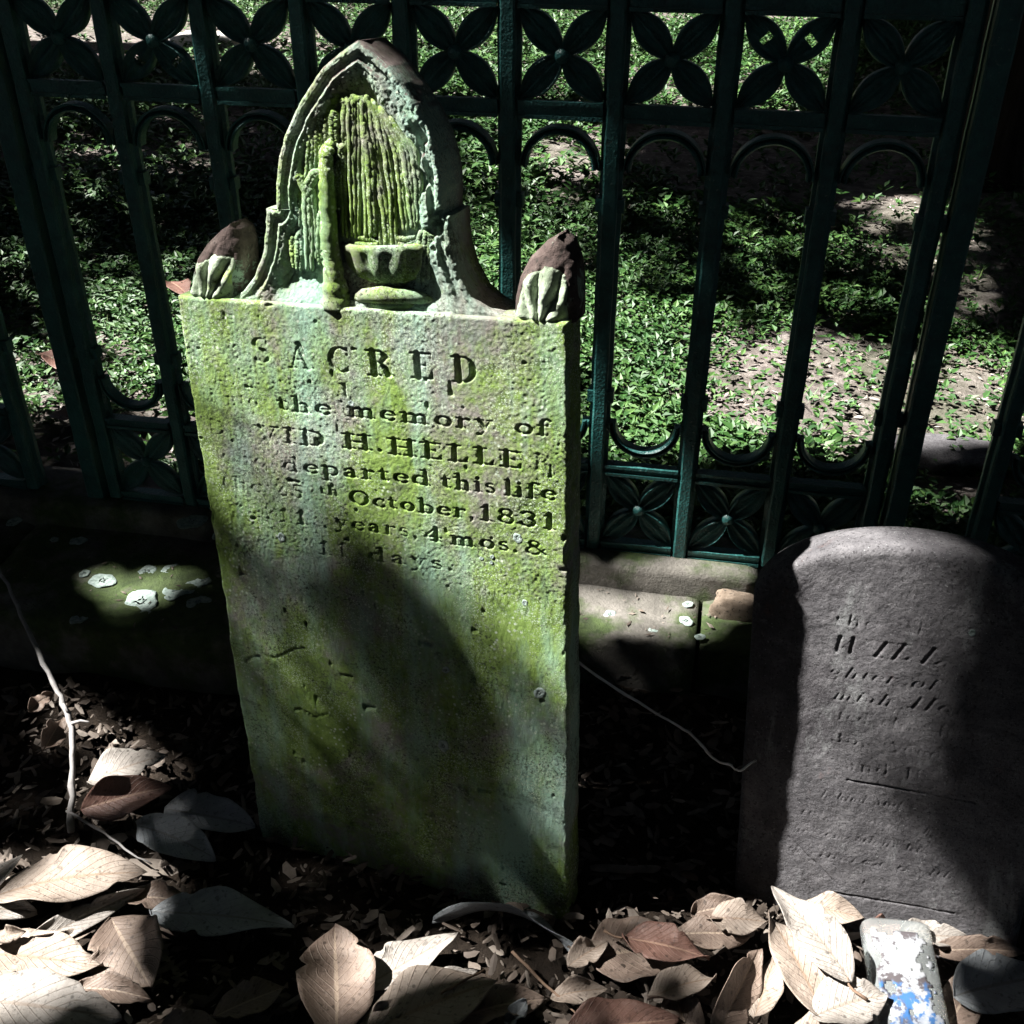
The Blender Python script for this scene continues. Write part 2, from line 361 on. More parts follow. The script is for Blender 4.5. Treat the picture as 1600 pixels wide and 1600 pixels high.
for i, (x, y, r) in enumerate([(220, 940, 28), (310, 941, 17), (274, 921, 20), (298, 917, 16), (160, 907, 19), (132, 896, 9), (268, 889, 14), (230, 893, 15),
        (300, 815, 20), (122, 845, 12), (22, 815, 11), (330, 963, 16), (267, 933, 9), (85, 843, 7), (123, 967, 13), (318, 906, 13), (345, 836, 12),
        (953, 960, 10), (1023, 981, 10), (1072, 970, 11), (1075, 944, 8), (1094, 995, 8), (212, 958, 9), (228, 957, 7)]):
    p = at(x, y, .107); depth = (p-CAM) @ FW; q = MKi @ Vector(p)
    z = .107 if q.y < -.06 else .160
    if q.y >= -.06: p = at(x, y, .160); q = MKi @ Vector(p)
    obj('lichen', lichen(r*depth/FPX, i), M_LICHEN, kerb, Matrix.Translation((q.x, q.y, z)) @ Matrix.Rotation(i*1.3, 4, 'Z'))

# ------------------------------------------------------------------ carved lettering: strokes of an incised roman face
Tk, Tn = .105, .028
def ell(cx, cy, rx, ry, a0, a1, n=14, T=Tk, t=Tn):
    o = []
    for i in range(n+1):
        a = R(a0+(a1-a0)*i/n); o.append((cx+rx*math.cos(a), cy+ry*math.sin(a), t+(T-t)*abs(math.cos(a))**1.6))
    return o
def ln(x0, y0, x1, y1, w0=Tk, w1=None): return [(x0, y0, w0), (x1, y1, w1 if w1 is not None else w0)]
def stem(x, y0, y1, T=Tk, s=.2, top=True, bot=True):
    o = [ln(x, y0+.05, x, y1-.05, T)]
    if bot: o.append(ln(x-s, y0+Tn, x+s, y0+Tn, Tn))
    if top: o.append(ln(x-s, y1-Tn, x+s*(1 if top is True else 0), y1-Tn, Tn))
    return o
XH = .62; tk = .085
G = {
 'S': (.62, [ell(.31, .74, .22, .23, 60, 260, 12, .07), [(.28, .53, .07), (.38, .47, .11), (.46, .4, .09)], ell(.31, .27, .22, .24, 40, -150, 12, .07), ln(.5, .98, .5, .75, .03), ln(.1, .02, .1, .25, .03)]),
 'A': (.8, [ln(.38, .97, .13, .05, .03), ln(.4, .95, .64, .05, Tk), ln(.22, .36, .5, .36, .028), ln(.02, .03, .26, .03, .03), ln(.48, .03, .8, .03, .03)]),
 'C': (.72, [ell(.4, .5, .31, .47, 55, 305, 18), ln(.62, .96, .62, .7, .032), ln(.62, .06, .62, .25, .02)]),
 'R': (.82, stem(.2, 0, 1) + [[(.25, .97, .03), (.45, .96, .04), (.58, .76, .1), (.45, .53, .04), (.25, .52, .03)], [(.42, .5, .04), (.58, .28, .1), (.62, .06, .09), (.78, .04, .03)]]),
 'E': (.72, stem(.2, 0, 1) + [ln(.2, .97, .62, .97, .03), ln(.2, .03, .64, .03, .03), ln(.25, .52, .46, .52, .028), [(.6, .97, .03), (.62, .72, .015)], [(.6, .1, .06), (.65, .3, .015)], ln(.46, .62, .46, .42, .02)]),
 'D': (.84, stem(.2, 0, 1) + [[(.25, .97, .03), (.45, .95, .04)] , ell(.36, .5, .34, .46, 75, -75, 14), [(.25, .03, .03), (.45, .05, .04)]]),
 'O': (.82, [ell(.41, .5, .32, .47, 0, 360, 24)]),
 'V': (.8, [ln(.17, .96, .42, .05, Tk, .09), ln(.66, .96, .44, .05, .028), ln(0, .97, .34, .97, .03), ln(.54, .97, .8, .97, .03)]),
 'I': (.42, stem(.21, 0, 1)), 'L': (.68, stem(.2, 0, 1) + [ln(.2, .03, .6, .03, .03), [(.55, .1, .07), (.63, .34, .012)]]),
 'H': (.92, stem(.2, 0, 1) + stem(.72, 0, 1) + [ln(.2, .5, .72, .5, .028)]),
 'U': (.84, [ln(.2, .95, .2, .3)] + [[(.2, .3, Tk), (.25, .1, .07), (.42, .02, .03), (.6, .1, .03), (.66, .3, .03), (.66, .95, .03)], ln(.02, .97, .38, .97, .03), ln(.52, .97, .8, .97, .03)]),
 'W': (1.1, [ln(.15, .96, .35, .05), ln(.52, .96, .37, .05, .028), ln(.52, .96, .74, .05), ln(.95, .96, .76, .05, .028), ln(0, .97, .3, .97, .03), ln(.85, .97, 1.08, .97, .03)]),
 'M': (1.05, stem(.16, 0, 1, .03) + stem(.86, 0, 1) + [ln(.18, .95, .5, .08), ln(.52, .08, .84, .95, .028)]),
 'u': (.62, [[(.17, XH-.03, tk), (.17, .2, tk), (.22, .06, .05), (.32, .03, .03), (.46, .14, .03)], ln(.47, XH-.03, .47, .05, tk), ln(.02, XH-.02, .17, XH-.02, .025), ln(.36, XH-.02, .47, XH-.02, .025), ln(.47, .03, .6, .05, .025)]),
 'n': (.64, stem(.16, 0, XH, tk, .14, 0.5) + stem(.48, 0, XH-.15, tk, .14, False) + [[(.2, XH-.16, .03), (.34, XH-.03, .04), (.46, XH-.1, .07), (.48, XH-.2, tk)]]),
 'h': (.64, stem(.16, 0, 1, tk, .14, 0.5) + stem(.48, 0, XH-.15, tk, .14, False) + [[(.2, XH-.16, .03), (.34, XH-.03, .04), (.46, XH-.1, .07), (.48, XH-.2, tk)]]),
 'm': (.96, stem(.16, 0, XH, tk, .14, 0.5) + stem(.47, 0, XH-.15, tk, .11, False) + stem(.78, 0, XH-.15, tk, .14, False) + [[(.2, XH-.16, .03), (.33, XH-.03, .04), (.45, XH-.1, .07)], [(.5, XH-.16, .03), (.64, XH-.03, .04), (.76, XH-.1, .07)]]),
 'r': (.5, stem(.16, 0, XH, tk, .14, 0.5) + [[(.2, XH-.16, .03), (.32, XH-.04, .035), (.42, XH-.08, .065)]]),
 't': (.42, [[(.17, .85, .02), (.17, .6, tk), (.17, .2, tk), (.22, .06, .05), (.32, .04, .025), (.38, .14, .02)], ln(.04, XH-.02, .34, XH-.02, .027)]),
 'o': (.58, [ell(.29, XH/2, .21, XH/2-.03, 0, 360, 20, tk)]),
 'e': (.54, [ell(.29, XH/2, .21, XH/2-.03, 20, 320, 18, tk), ln(.12, .35, .48, .35, .025)]),
 'c': (.5, [ell(.29, XH/2, .21, XH/2-.03, 50, 320, 16, tk), ln(.41, .5, .42, .5, .05)]),
 'a': (.56, [[(.12, XH-.14, .05), (.2, XH-.04, .03), (.32, XH-.04, .05), (.38, XH-.18, tk), (.38, .1, tk), (.46, .03, .03), (.54, .06, .02)], ell(.26, .17, .14, .14, 90, 300, 10, .07)]),
 'd': (.62, stem(.46, 0, 1, tk, .14, 0.5) + [ell(.26, XH/2, .19, XH/2-.03, 60, 300, 14, tk)]),
 'b': (.62, stem(.16, 0, 1, tk, .14, 0.5) + [ell(.34, XH/2, .2, XH/2-.03, 120, -120, 14, tk)]),
 'p': (.62, stem(.16, -.36, XH, tk, .14, 0.5) + [ell(.34, XH/2, .2, XH/2-.03, 120, -120, 14, tk)]),
 'g': (.6, [ell(.27, .4, .17, .2, 0, 360, 16, .07), ell(.28, -.12, .2, .17, 0, 360, 16, .05), ln(.16, .18, .2, .04, .03), ln(.42, .55, .54, .6, .04)]),
 'y': (.6, [ln(.14, XH-.03, .3, .06, tk), [(.48, XH-.03, .027), (.28, -.1, .027), (.18, -.3, .04), (.1, -.28, .06)], ln(.01, XH-.02, .28, XH-.02, .025), ln(.38, XH-.02, .58, XH-.02, .025)]),
 'f': (.42, [[(.17, .04, tk), (.17, .75, tk), (.22, .93, .05), (.33, .97, .03), (.42, .9, .06)], ln(.04, XH-.02, .34, XH-.02, .027), ln(.03, .03, .32, .03, .027)]),
 'w': (.86, [ln(.13, XH-.03, .27, .05, tk), ln(.42, XH-.03, .29, .05, .027), ln(.42, XH-.03, .57, .05, tk), ln(.72, XH-.03, .59, .05, .027), ln(.02, XH-.02, .24, XH-.02, .025), ln(.64, XH-.02, .82, XH-.02, .025)]),
 'v': (.58, [ln(.13, XH-.03, .29, .05, tk), ln(.46, XH-.03, .31, .05, .027), ln(.02, XH-.02, .24, XH-.02, .025), ln(.37, XH-.02, .56, XH-.02, .025)]),
 'i': (.34, stem(.17, 0, XH, tk, .13, 0.5) + [ln(.17, .84, .17, .85, .075)]),
 'l': (.34, stem(.17, 0, 1, tk, .13, 0.5)),
 's': (.46, [ell(.23, .45, .13, .13, 50, 265, 10, .05), [(.22, .34, .05), (.3, .28, .075), (.34, .22, .06)], ell(.23, .16, .13, .13, 35, -150, 10, .05)]),
 'k': (.62, stem(.16, 0, 1, tk, .14, 0.5) + [ln(.2, .28, .48, .58, .03), ln(.3, .38, .52, .05, tk)]),
 ',': (.28, [[(.12, .05, .07), (.14, -.05, .04), (.07, -.18, .015)]]), '.': (.28, [ln(.13, .07, .14, .07, .075)]),
 '1': (.46, stem(.24, 0, 1, Tk, .18, False) + [[(.22, .93, .06), (.08, .82, .02)]]),
 '2': (.6, [[(.12, .76, .06), (.2, .93, .03), (.36, .93, .05), (.44, .74, .1), (.3, .42, .06), (.1, .06, .03)], ln(.1, .05, .5, .05, .06), ln(.5, .05, .54, .25, .02)]),
 '3': (.58, [ell(.26, .74, .18, .21, 150, -80, 12, .08), ell(.25, .27, .2, .25, 80, -160, 12, .09)]),
 '5': (.58, [ln(.16, .95, .46, .95, .05), ln(.16, .95, .14, .55, .028), ell(.26, .3, .2, .28, 120, -150, 14, .09)]),
 '8': (.6, [ell(.3, .74, .17, .21, 0, 360, 16, .06), ell(.3, .26, .2, .24, 0, 360, 16, .07)]),
 '4': (.62, stem(.4, 0, .98, Tk, .16, False) + [ln(.38, .96, .05, .3, .03), ln(.05, .28, .58, .28, .03)]),
 '&': (.8, [ell(.32, .77, .14, .18, 0, 360, 14, .05), [(.22, .64, .08), (.44, .3, .09), (.66, .06, .07)], ell(.3, .26, .22, .24, 70, 330, 14, .06), [(.5, .15, .03), (.66, .45, .03)]]),
}
def carve(D, xs, zs, word, p0, p1, cap, depth, slant=0., soft=.0006, bold=1.):
    """cut a word into the depth field D (rows zs, columns xs), baseline p0->p1"""
    adv = sum(G[c][0] if c in G else .45 for c in word); L = np.hypot(*(p1-p0)); k = L/adv
    e = (p1-p0)/L; nrm = np.array([-e[1], e[0]]); x = 0.
    for ch in word:
        if ch not in G: x += .45; continue
        w, strokes = G[ch]
        for st in strokes:
            q = [(p0 + e*((x+w*.5+(a-w*.5)*.84)*k + b*cap*slant) + nrm*b*cap, r*(.55*cap+.35*k)*bold) for a, b, r in st]
            for (a, ra), (b, rb) in zip(q[:-1], q[1:]):
                m = max(ra, rb)+.002
                i0, i1 = np.searchsorted(xs, [min(a[0], b[0])-m, max(a[0], b[0])+m]); j0, j1 = np.searchsorted(zs, [min(a[1], b[1])-m, max(a[1], b[1])+m])
                if i1 <= i0 or j1 <= j0: continue
                XX, ZZ = np.meshgrid(xs[i0:i1], zs[j0:j1]); d = b-a; LL = d @ d + 1e-12
                t = np.clip(((XX-a[0])*d[0]+(ZZ-a[1])*d[1])/LL, 0, 1)
                rl = ra+(rb-ra)*t; s = rl - np.hypot(XX-a[0]-t*d[0], ZZ-a[1]-t*d[1]); fd = np.clip(rl/(.07*cap), .35, 1.)
                D[j0:j1, i0:i1] = np.maximum(D[j0:j1, i0:i1], depth*fd*sstep(-soft, soft, s))
        x += w
def solid_from_front(name, X, Yf, Zg, back):
    """closed solid: structured front grid (rows bottom-up), flat back"""
    nv, nu = X.shape; V = np.stack([X, Yf, Zg], -1).reshape(-1, 3); F = grid_faces(nv, nu)
    bi = np.concatenate([np.arange(nu), np.arange(1, nv)*nu+nu-1, (nv-1)*nu+np.arange(nu-2, -1, -1), np.arange(nv-2, 0, -1)*nu])
    steps = [V[bi]]; Fs = [F]; prev = bi; n = len(bi); base = len(V); allV = [V]
    for yy in np.linspace(.0, 1., 5)[1:]:
        W = V[bi].copy(); W[:, 1] = W[:, 1]*(1-yy)+back*yy
        jit = (vnoise(np.arange(n)*.13, np.full(n, yy*9.), 3)-.5)*.004*(1 if yy < 1 else 0)
        W[:, 0] += jit; allV.append(W); cur = base+np.arange(n); nx = np.roll(np.arange(n), -1)
        Fs.append(np.stack([prev, cur, cur[nx], prev[nx]], -1)); prev = cur; base += n
    # back: fan of strips mirrored across rows
    me = mesh_np(name, np.concatenate(allV), np.concatenate(Fs)[:, ::1])
    bm_v = len(me.vertices)
    return me, prev, n
import bmesh
def close_back(me):
    bm = bmesh.new(); bm.from_mesh(me); es = [e for e in bm.edges if e.is_boundary]
    if es:
        r = bmesh.ops.edgeloop_fill(bm, edges=es)
        for f in r['faces']: f.smooth = False
    bmesh.ops.recalc_face_normals(bm, faces=bm.faces); bm.to_mesh(me); bm.free(); me.update()

# ------------------------------------------------------------------ tall headstone
stone = thing('headstone', 'tall moss-green headstone with a pointed willow-and-urn arch and SACRED carved on it', 'headstone', M1)
HW, TOP = .233, .832
xs = np.concatenate([[-HW, -HW+.0007], np.arange(-HW+.0015, HW-.001, .00105), [HW-.0007, HW]])
zs = np.concatenate([np.arange(-.1, .5, .0028), np.arange(.5, TOP-.0015, .00105), [TOP-.0008, TOP]])
D = np.zeros((len(zs), len(xs)))
def w1(word, x0, y0, x1, y1, cap, depth): carve(D, xs, zs, word, loc1(x0, y0), loc1(x1, y1), cap*.000635, depth)
dp = .0040
for ch, x0, x1, yb in [('S', 393, 427, 567), ('A', 447, 494, 576), ('C', 511, 553, 582), ('R', 571, 620, 588), ('E', 640, 684, 592), ('D', 704, 751, 598)]:
    w1(ch, x0, yb-1, x1, yb+2, 47, .0050)
w1('Unto', 326, 630, 406, 638, 29, dp*.6); w1('the', 430, 641, 520, 650, 30, dp); w1('memory', 538, 651, 775, 674, 30, dp); w1('of', 802, 677, 862, 682, 30, dp)
w1('DA', 324, 678, 392, 684, 30, dp*.6); w1('VID', 396, 687, 514, 700, 30, dp*1.1); w1('H.', 531, 700, 602, 707, 29, dp*1.1); w1('HELLE', 603, 709, 822, 733, 31, dp*1.15); w1('R', 832, 733, 866, 737, 30, dp*.25)
w1('who', 335, 722, 420, 732, 30, dp*.5); w1('departed', 440, 736, 676, 760, 30, dp); w1('this', 688, 762, 778, 772, 31, dp); w1('life', 786, 774, 872, 783, 31, dp)
w1('the', 345, 762, 415, 771, 28, dp*.45); w1('25', 428, 773, 478, 780, 27, dp*.5); w1('th', 498, 772, 530, 776, 19, dp*.7); w1('October,', 543, 788, 745, 812, 29, dp); w1('1831', 746, 812, 872, 829, 30, dp)
w1('Aged', 365, 806, 425, 812, 26, dp*.3); w1('11', 434, 815, 486, 821, 28, dp*.7); w1('years,', 520, 824, 656, 842, 29, dp*.85); w1('4', 660, 843, 694, 848, 28, dp); w1('mos.', 700, 851, 813, 864, 30, dp); w1('&', 816, 864, 862, 870, 28, dp*.9)
w1('11', 495, 866, 552, 872, 28, dp*.5); w1('days.', 573, 876, 712, 893, 29, dp*.8)
X, Zg = np.meshgrid(xs, zs)
ed = np.minimum(np.minimum(X+HW, HW-X), TOP-Zg); chip = .0035+.006*np.clip(fbm(X*40, Zg*40, 60)-.45, 0, 1)*2
rr = np.clip(1-ed/chip, 0, 1); Yf = chip*(1-np.sqrt(np.clip(1-rr*rr, 0, 1)))
n1 = fbm(X*9, Zg*9, 61); n2 = fbm(X*60, Zg*60, 62, 4); n3 = vnoise(X*420, Zg*420, 63)
mossr = sstep(.5, .62, fbm(X*16, Zg*16, 64))
wear = sstep(.35, .62, fbm(X*14, Zg*14, 66)+.25*(X+.1))
Yf += D*(.4+.6*wear)*(.45+.55*sstep(-.21, -.06, X)) + .004*(n1-.5) + .0006*(n2-.5) + .0007*(n3-.5) - mossr*.0007*vnoise(X*330, Zg*330, 65)
pits = vnoise(X*70, Zg*70, 67); Yf += .004*sstep(.93, .99, pits)
for cx, cy, x1_, y1_ in [(383, 1033, 475, 1016), (460, 1110, 520, 1122)]:     # hairline cracks
    a, b = loc1(cx, cy), loc1(x1_, y1_); pts = [a+(b-a)*t+np.array([0, .004*math.sin(t*9)]) for t in np.linspace(0, 1, 8)]
    Yf += .003*sstep(.0016, .0004, seg_dist(X, Zg, pts))
Xe = X + np.where(np.abs(X) > HW-.004, np.sign(X)*.0025*(fbm(Zg*30, X*0+3, 68)-.5)*2, 0)
me, _, _ = solid_from_front('slab', Xe, Yf, Zg, .054); close_back(me)
slab = obj('slab', me, M_STONE, stone); SLAB_Y = (xs.copy(), zs.copy(), Yf.copy())
# pediment with recessed pointed panel
lp = [loc1(*p, .012) for p in [(364, 471), (384, 457), (401, 432), (412, 398), (417, 352), (417, 322)]]
la = [loc1(*p, .012) for p in [(433, 316), (432, 275), (436, 238), (446, 200), (462, 162), (484, 124), (506, 92), (532, 70)]]
apex = loc1(558, 62, .006)
ra_ = [loc1(*p, .006) for p in [(688, 318), (688, 270), (683, 238), (672, 200), (653, 162), (627, 124), (602, 92), (580, 72)]]
rp = [loc1(*p, .012) for p in [(790, 494), (764, 484), (738, 462), (720, 430), (708, 395), (704, 360), (704, 340)]]
def sided(pts, z): 
    P = sorted([(q[1], q[0]) for q in pts]); return np.interp(z, [p[0] for p in P], [p[1] for p in P])
zsh = .5*(lp[-1][1]+rp[-1][1])
z_lo = np.linspace(TOP-.012, zsh, 110); z_hi = np.linspace(zsh+.0004, apex[1]-.0008, 190)
def norm_z(pts, a, b):
    z = np.array([p[1] for p in pts]); z = a+(z-z[0])/(z[-1]-z[0])*(b-a); return [np.array([p[0], q]) for p, q in zip(pts, z)]
lp = norm_z(lp, TOP-.002, zsh); rp = norm_z(rp, TOP-.002, zsh)
la = norm_z(la, zsh, apex[1]-.012); ra_ = norm_z(ra_, zsh, apex[1]-.012)
la2 = la+[apex]; ra2 = ra_+[apex]
nu = 300; uu = np.linspace(0, 1, nu); rows_x = []; rows_z = []
for z in z_lo: a, b = sided(lp, z), sided(rp, z); rows_x.append(a+(b-a)*uu); rows_z.append(np.full(nu, z))
for z in z_hi: a, b = sided(la2, z), sided(ra2, z); rows_x.append(a+(b-a)*uu); rows_z.append(np.full(nu, z))
X = np.array(rows_x); Zg = np.array(rows_z)
outl = lp+la2+ra2[::-1]+rp[::-1]
d = seg_dist(X, Zg, lp+la2); d2 = seg_dist(X, Zg, rp+ra2); dd = np.minimum(d, d2)
dj = dd+.004*(fbm(X*45, Zg*45, 70)-.5)
Yp = .006 + .004*np.clip(1-dj/.004, 0, 1)**2 + .004*sstep(.006, .009, dj)*sstep(.017, .013, dj) + .0092*sstep(.02, .038, dj) + .0015*sstep(.0165, .02, dj)
brk = sstep(.5, .6, fbm(X*30, Zg*30, 71))*np.exp(-((X-ra_[1][0]+.012)/.02)**2-((Zg-zsh-.035)/.06)**2)
Yp += .012*brk
lowm = sstep(TOP+.028, TOP-.004, Zg+.012*(fbm(X*26, X*0, 72)-.5)); Yp = Yp*(1-lowm)+.006*lowm         # weathered ledge at the foot
Yp += .003*(fbm(X*20, Zg*20, 73)-.5)+.0030*(fbm(X*90, Zg*90, 74)-.5)+.0010*vnoise(X*420, Zg*420, 75)
me, _, _ = solid_from_front('pediment', X, Yp, Zg, .07); close_back(me)
ped = obj('pediment', me, M_PED, stone)
FIELD = .0170
def wpt(X_, Y_, off=0.): 
    q = loc1(440+X_/4.443, 120+Y_/4.443, .018); return (q[0], FIELD-off, q[1])
def smooth_path(p, n=12):
    p = np.array(p, float); t = np.linspace(0, 1, len(p)); tt = np.linspace(0, 1, n)
    out = np.stack([np.interp(tt, t, p[:, k]) for k in range(p.shape[1])], -1)
    for _ in range(2): out[1:-1] = .25*out[:-2]+.5*out[1:-1]+.25*out[2:]
    return out
def lumpy(path, rads, n, seed, amp=.09):
    P = smooth_path(path, n); rr_ = np.interp(np.linspace(0, 1, n), np.linspace(0, 1, len(rads)), rads); rg = np.random.default_rng(seed)
    P[:, 0] += rg.normal(0, .0005, n); P[:, 1] += rg.normal(0, .0004, n)
    return MB().tube(P, list(rr_*(1+amp*(rg.random(n)-.5)*2)), 14, .85)
willow = obj('willow_carving', lumpy([wpt(400, 1585, .002), wpt(385, 1400, .006), wpt(365, 1200, .007), wpt(352, 1000, .008), wpt(345, 800, .008), wpt(338, 620, .008), wpt(340, 520, .008), wpt(365, 460, .006), wpt(400, 470, .004)],
    [.021, .0125, .0105, .0098, .0094, .0090, .0082, .0064, .004], 60, 4).mesh('willow_trunk', True), M_WILLOW, ped)
fr = [[(365, 130), (345, 190), (270, 250), (200, 330), (168, 450), (152, 640)], [(240, 290), (225, 420), (212, 560), (200, 700)], [(300, 270), (278, 330), (270, 460), (262, 640)],
      [(350, 240), (338, 280), (330, 380), (328, 470)], [(390, 225), (384, 300), (388, 400), (392, 460)], [(420, 170), (470, 160), (465, 260), (462, 380), (455, 480)],
      [(470, 190), (500, 150), (500, 300), (505, 600), (512, 1100)], [(500, 150), (540, 140), (548, 400), (548, 700), (546, 1080)], [(520, 140), (590, 160), (604, 420), (612, 760), (622, 1110)],
      [(560, 130), (640, 220), (668, 460), (690, 760), (716, 1180)], [(600, 120), (700, 300), (758, 560), (788, 800), (800, 1195)], [(640, 150), (790, 420), (830, 600), (850, 800), (874, 1065)],
      [(690, 200), (860, 460), (895, 640), (915, 840), (932, 1050)], [(760, 270), (930, 500), (955, 700), (960, 850), (968, 1010)],
      [(340, 640), (250, 660), (205, 740), (225, 860), (240, 1000), (248, 1260)], [(120, 640), (150, 700), (196, 780), (200, 1000), (214, 1330)], [(110, 690), (140, 740), (150, 900), (160, 1100), (172, 1330)],
      [(115, 800), (112, 900), (125, 1040)], [(95, 1090), (100, 1200), (104, 1320)], [(140, 1060), (140, 1200), (140, 1330)], [(395, 455), (430, 480), (436, 560), (448, 800), (462, 1100)],
      [(990, 1060), (985, 1200), (975, 1400)], [(1025, 1060), (1022, 1200), (1014, 1390)], [(1055, 1080), (1052, 1200), (1045, 1380)], [(300, 900), (285, 1000), (280, 1190), (290, 1300)],
      [(545, 1110), (620, 1120), (700, 1140)], [(530, 1150), (620, 1160), (690, 1150)], [(820, 1110), (880, 1120), (950, 1100)], [(830, 1150), (890, 1160), (940, 1130)], [(860, 1190), (920, 1170), (955, 1120)],
      [(430, 540), (410, 640), (400, 760), (405, 900)], [(590, 300), (640, 600), (655, 1090)], [(640, 420), (735, 900), (755, 1150)]]
for i, p in enumerate(fr):
    q = smooth_path(p, 46); k = len(q); rg = np.random.default_rng(i); q[:, 0] += np.cumsum(rg.normal(0, 1.0, k))*.5
    off = .003+.003*rg.random(); R0 = (.0046+.0018*rg.random()) if max(a[1] for a in p)-min(a[1] for a in p) > 120 else .0030
    rad = [R0*(.55+.45*math.sin(math.pi*min(1, .15+.9*j/(k-1))))*(1+.14*(rg.random()-.5)+.03*(-1)**(j//2)) for j in range(k)]; rad[0] *= .4; rad[-1] *= .55
    fm = MB(); n2_ = 2 if R0 > .0031 else 1
    for h_ in range(n2_):
        o_ = (h_-.5)*24 if n2_ == 2 else 0
        fm.tube([wpt(a+o_*min(1, e_/8)+3*math.sin(e_*.5+i+h_*2), b+h_*12, off-.0008*h_+.0008*(rg.random()-.5)) for e_, (a, b) in enumerate(q)], [r*(.82 if n2_ == 2 else 1)*(1+.1*(rg.random()-.5)) for r in rad], 8, .85)
    obj('frond', fm.mesh('frond', True), M_WILLOW, willow)
def knob(X_, Y_, r):
    q = wpt(X_, Y_, .004); return MB().tube([(q[0], q[1]+.004, q[2]), (q[0], q[1]-.002, q[2]), (q[0], q[1]-.005, q[2])], [r, r*.9, r*.3], 9).mesh('bud', True)
for a in [(370, 130, .009), (130, 670, .006), (440, 485, .006)]: obj('bud', knob(*a), M_WILLOW, willow)
def urn_mesh():
    prof = [(.0, -.052), (.030, -.052), (.034, -.047), (.030, -.041), (.014, -.036), (.011, -.029), (.018, -.024), (.034, -.017), (.044, -.004), (.047, .010), (.051, .013), (.051, .018), (.045, .020), (.040, .017), (0, .016)]
    n = 44; V = []; F = []
    for r, z in prof:
        for k in range(n+1):
            a = math.pi*k/n; fl = 1+(.2*abs(math.sin(a*5.5))-.1 if -.03 < z < .012 else 0)
            V.append((-math.cos(a)*r*fl, -math.sin(a)*r*.42*fl, z))
    for j in range(len(prof)-1):
        for k in range(n): F.append((j*(n+1)+k, j*(n+1)+k+1, (j+1)*(n+1)+k+1, (j+1)*(n+1)+k))
    return MB().add(V, F).mesh('urn', True)
uc = wpt(745, 1300); uo = obj('urn', urn_mesh(), M_WILLOW, ped, Matrix.Translation((uc[0], FIELD+.001, uc[2]+.004)) @ Matrix.Rotation(R(-3), 4, 'Y'))
q = wpt(760, 1520)
obj('urn_foot', MB().tube([(q[0]-.05, FIELD, q[2]-.004), (q[0]-.03, FIELD-.006, q[2]+.002), (q[0], FIELD-.009, q[2]+.004), (q[0]+.03, FIELD-.006, q[2]+.001), (q[0]+.048, FIELD, q[2]-.005)], [.004, .008, .0105, .008, .004], 10).mesh('urn_foot', True), M_WILLOW, uo, Matrix.Translation((-uc[0], -FIELD-.001, -uc[2]-.004)))
# finials
def finial(name, pts, seed, side):
    P = [loc1(*p) for p in pts]; tipi = max(range(len(P)), key=lambda i: P[i][1])
    L = P[:tipi+1]; Rr = P[tipi:][::-1]; z0 = TOP-.004; z1 = P[tipi][1]
    zz = z0+(z1-z0)*np.linspace(0, 1, 60)**.9; nu = 44; uu = np.linspace(0, 1, nu)
    X = []; Z = []
    for z in zz: a, b = sided(L, z), sided(Rr, z); b = max(b, a+.0015); X.append(a+(b-a)*uu); Z.append(np.full(nu, z))
    X = np.array(X); Z = np.array(Z); t = (Z-z0)/(z1-z0); U = np.tile(uu, (len(zz), 1))
    w = (X[:, -1]-X[:, 0])[:, None]
    Y = .006+.016*(1-np.sqrt(np.clip(1-(2*U-1)**2*.96, 0, 1)))+.016*t**2
    # carved leaf: fanned lobes low on the face
    ang = np.arctan2((U-.45)*1.1, t+.12); ang = ang+.25*(fbm(X*40, Z*40, seed+20)-.5); lobes = np.abs(np.sin(ang*5.2+.4)); low = sstep(.80, .55, t+.3*np.abs(U-.45)+.25*(fbm(X*55, Z*55, seed+21)-.5))*sstep(.03, .14, U)*sstep(.97, .84, U)
    Y += low*sstep(0., .1, t)*(.009*(1-lobes)**1.2 - .005 - .0022*np.sin(t*16+3*U)*lobes) + .003*(fbm(X*60, Z*60, seed)-.5)+.0006*vnoise(X*400, Z*400, seed+3)
    me, _, _ = solid_from_front('finial', X, Y, Z, .056); close_back(me)
    o = obj('finial', me, M_FINIAL, stone)
    # lichen-pale carved leaf face as its own relief just proud of the block
    j = 44; sel = slice(1, j); Xl = X[sel, 3:-3]; Zl = Z[sel, 3:-3]; Yl = Y[sel, 3:-3]
    keep = (low[sel, 3:-3]-.55)+.5*(fbm(Xl*70, Zl*70, seed+9)-.5)
    Yl = np.where(keep > 0, Yl-.0022*sstep(0, .25, keep), Yl+.003)
    obj('carved_leaf', mesh_np('carved_leaf', np.stack([Xl, Yl, Zl], -1).reshape(-1, 3), grid_faces(*Xl.shape)), M_ACANTHUS, o)
finial('finial', [(285, 470), (286, 440), (291, 412), (304, 388), (324, 367), (343, 355), (356, 366), (362, 385), (365, 420), (364, 472)], 81, -1)
finial('finial', [(796, 497), (797, 470), (803, 440), (816, 412), (838, 389), (862, 375), (878, 390), (889, 420), (893, 455), (893, 502)], 85, 1)
for i, (x, y, r) in enumerate([(440, 839, 9), (809, 841, 9), (843, 1083, 12), (697, 1046, 8), (769, 870, 4), (752, 873, 4), (768, 879, 3.5), (548, 631, 6), (693, 1165, 13), (820, 942, 6)]):
    q = loc1(x, y); obj('lichen', lichen(r*.00063, 50+i), M_LICHEN, slab, Matrix.Translation((q[0], float(SLAB_Y[2][np.searchsorted(SLAB_Y[1], q[1]), np.searchsorted(SLAB_Y[0], q[0])])-.0004, q[1])) @ Matrix.Rotation(R(90), 4, 'X') @ Matrix.Rotation(i, 4, 'Z'))

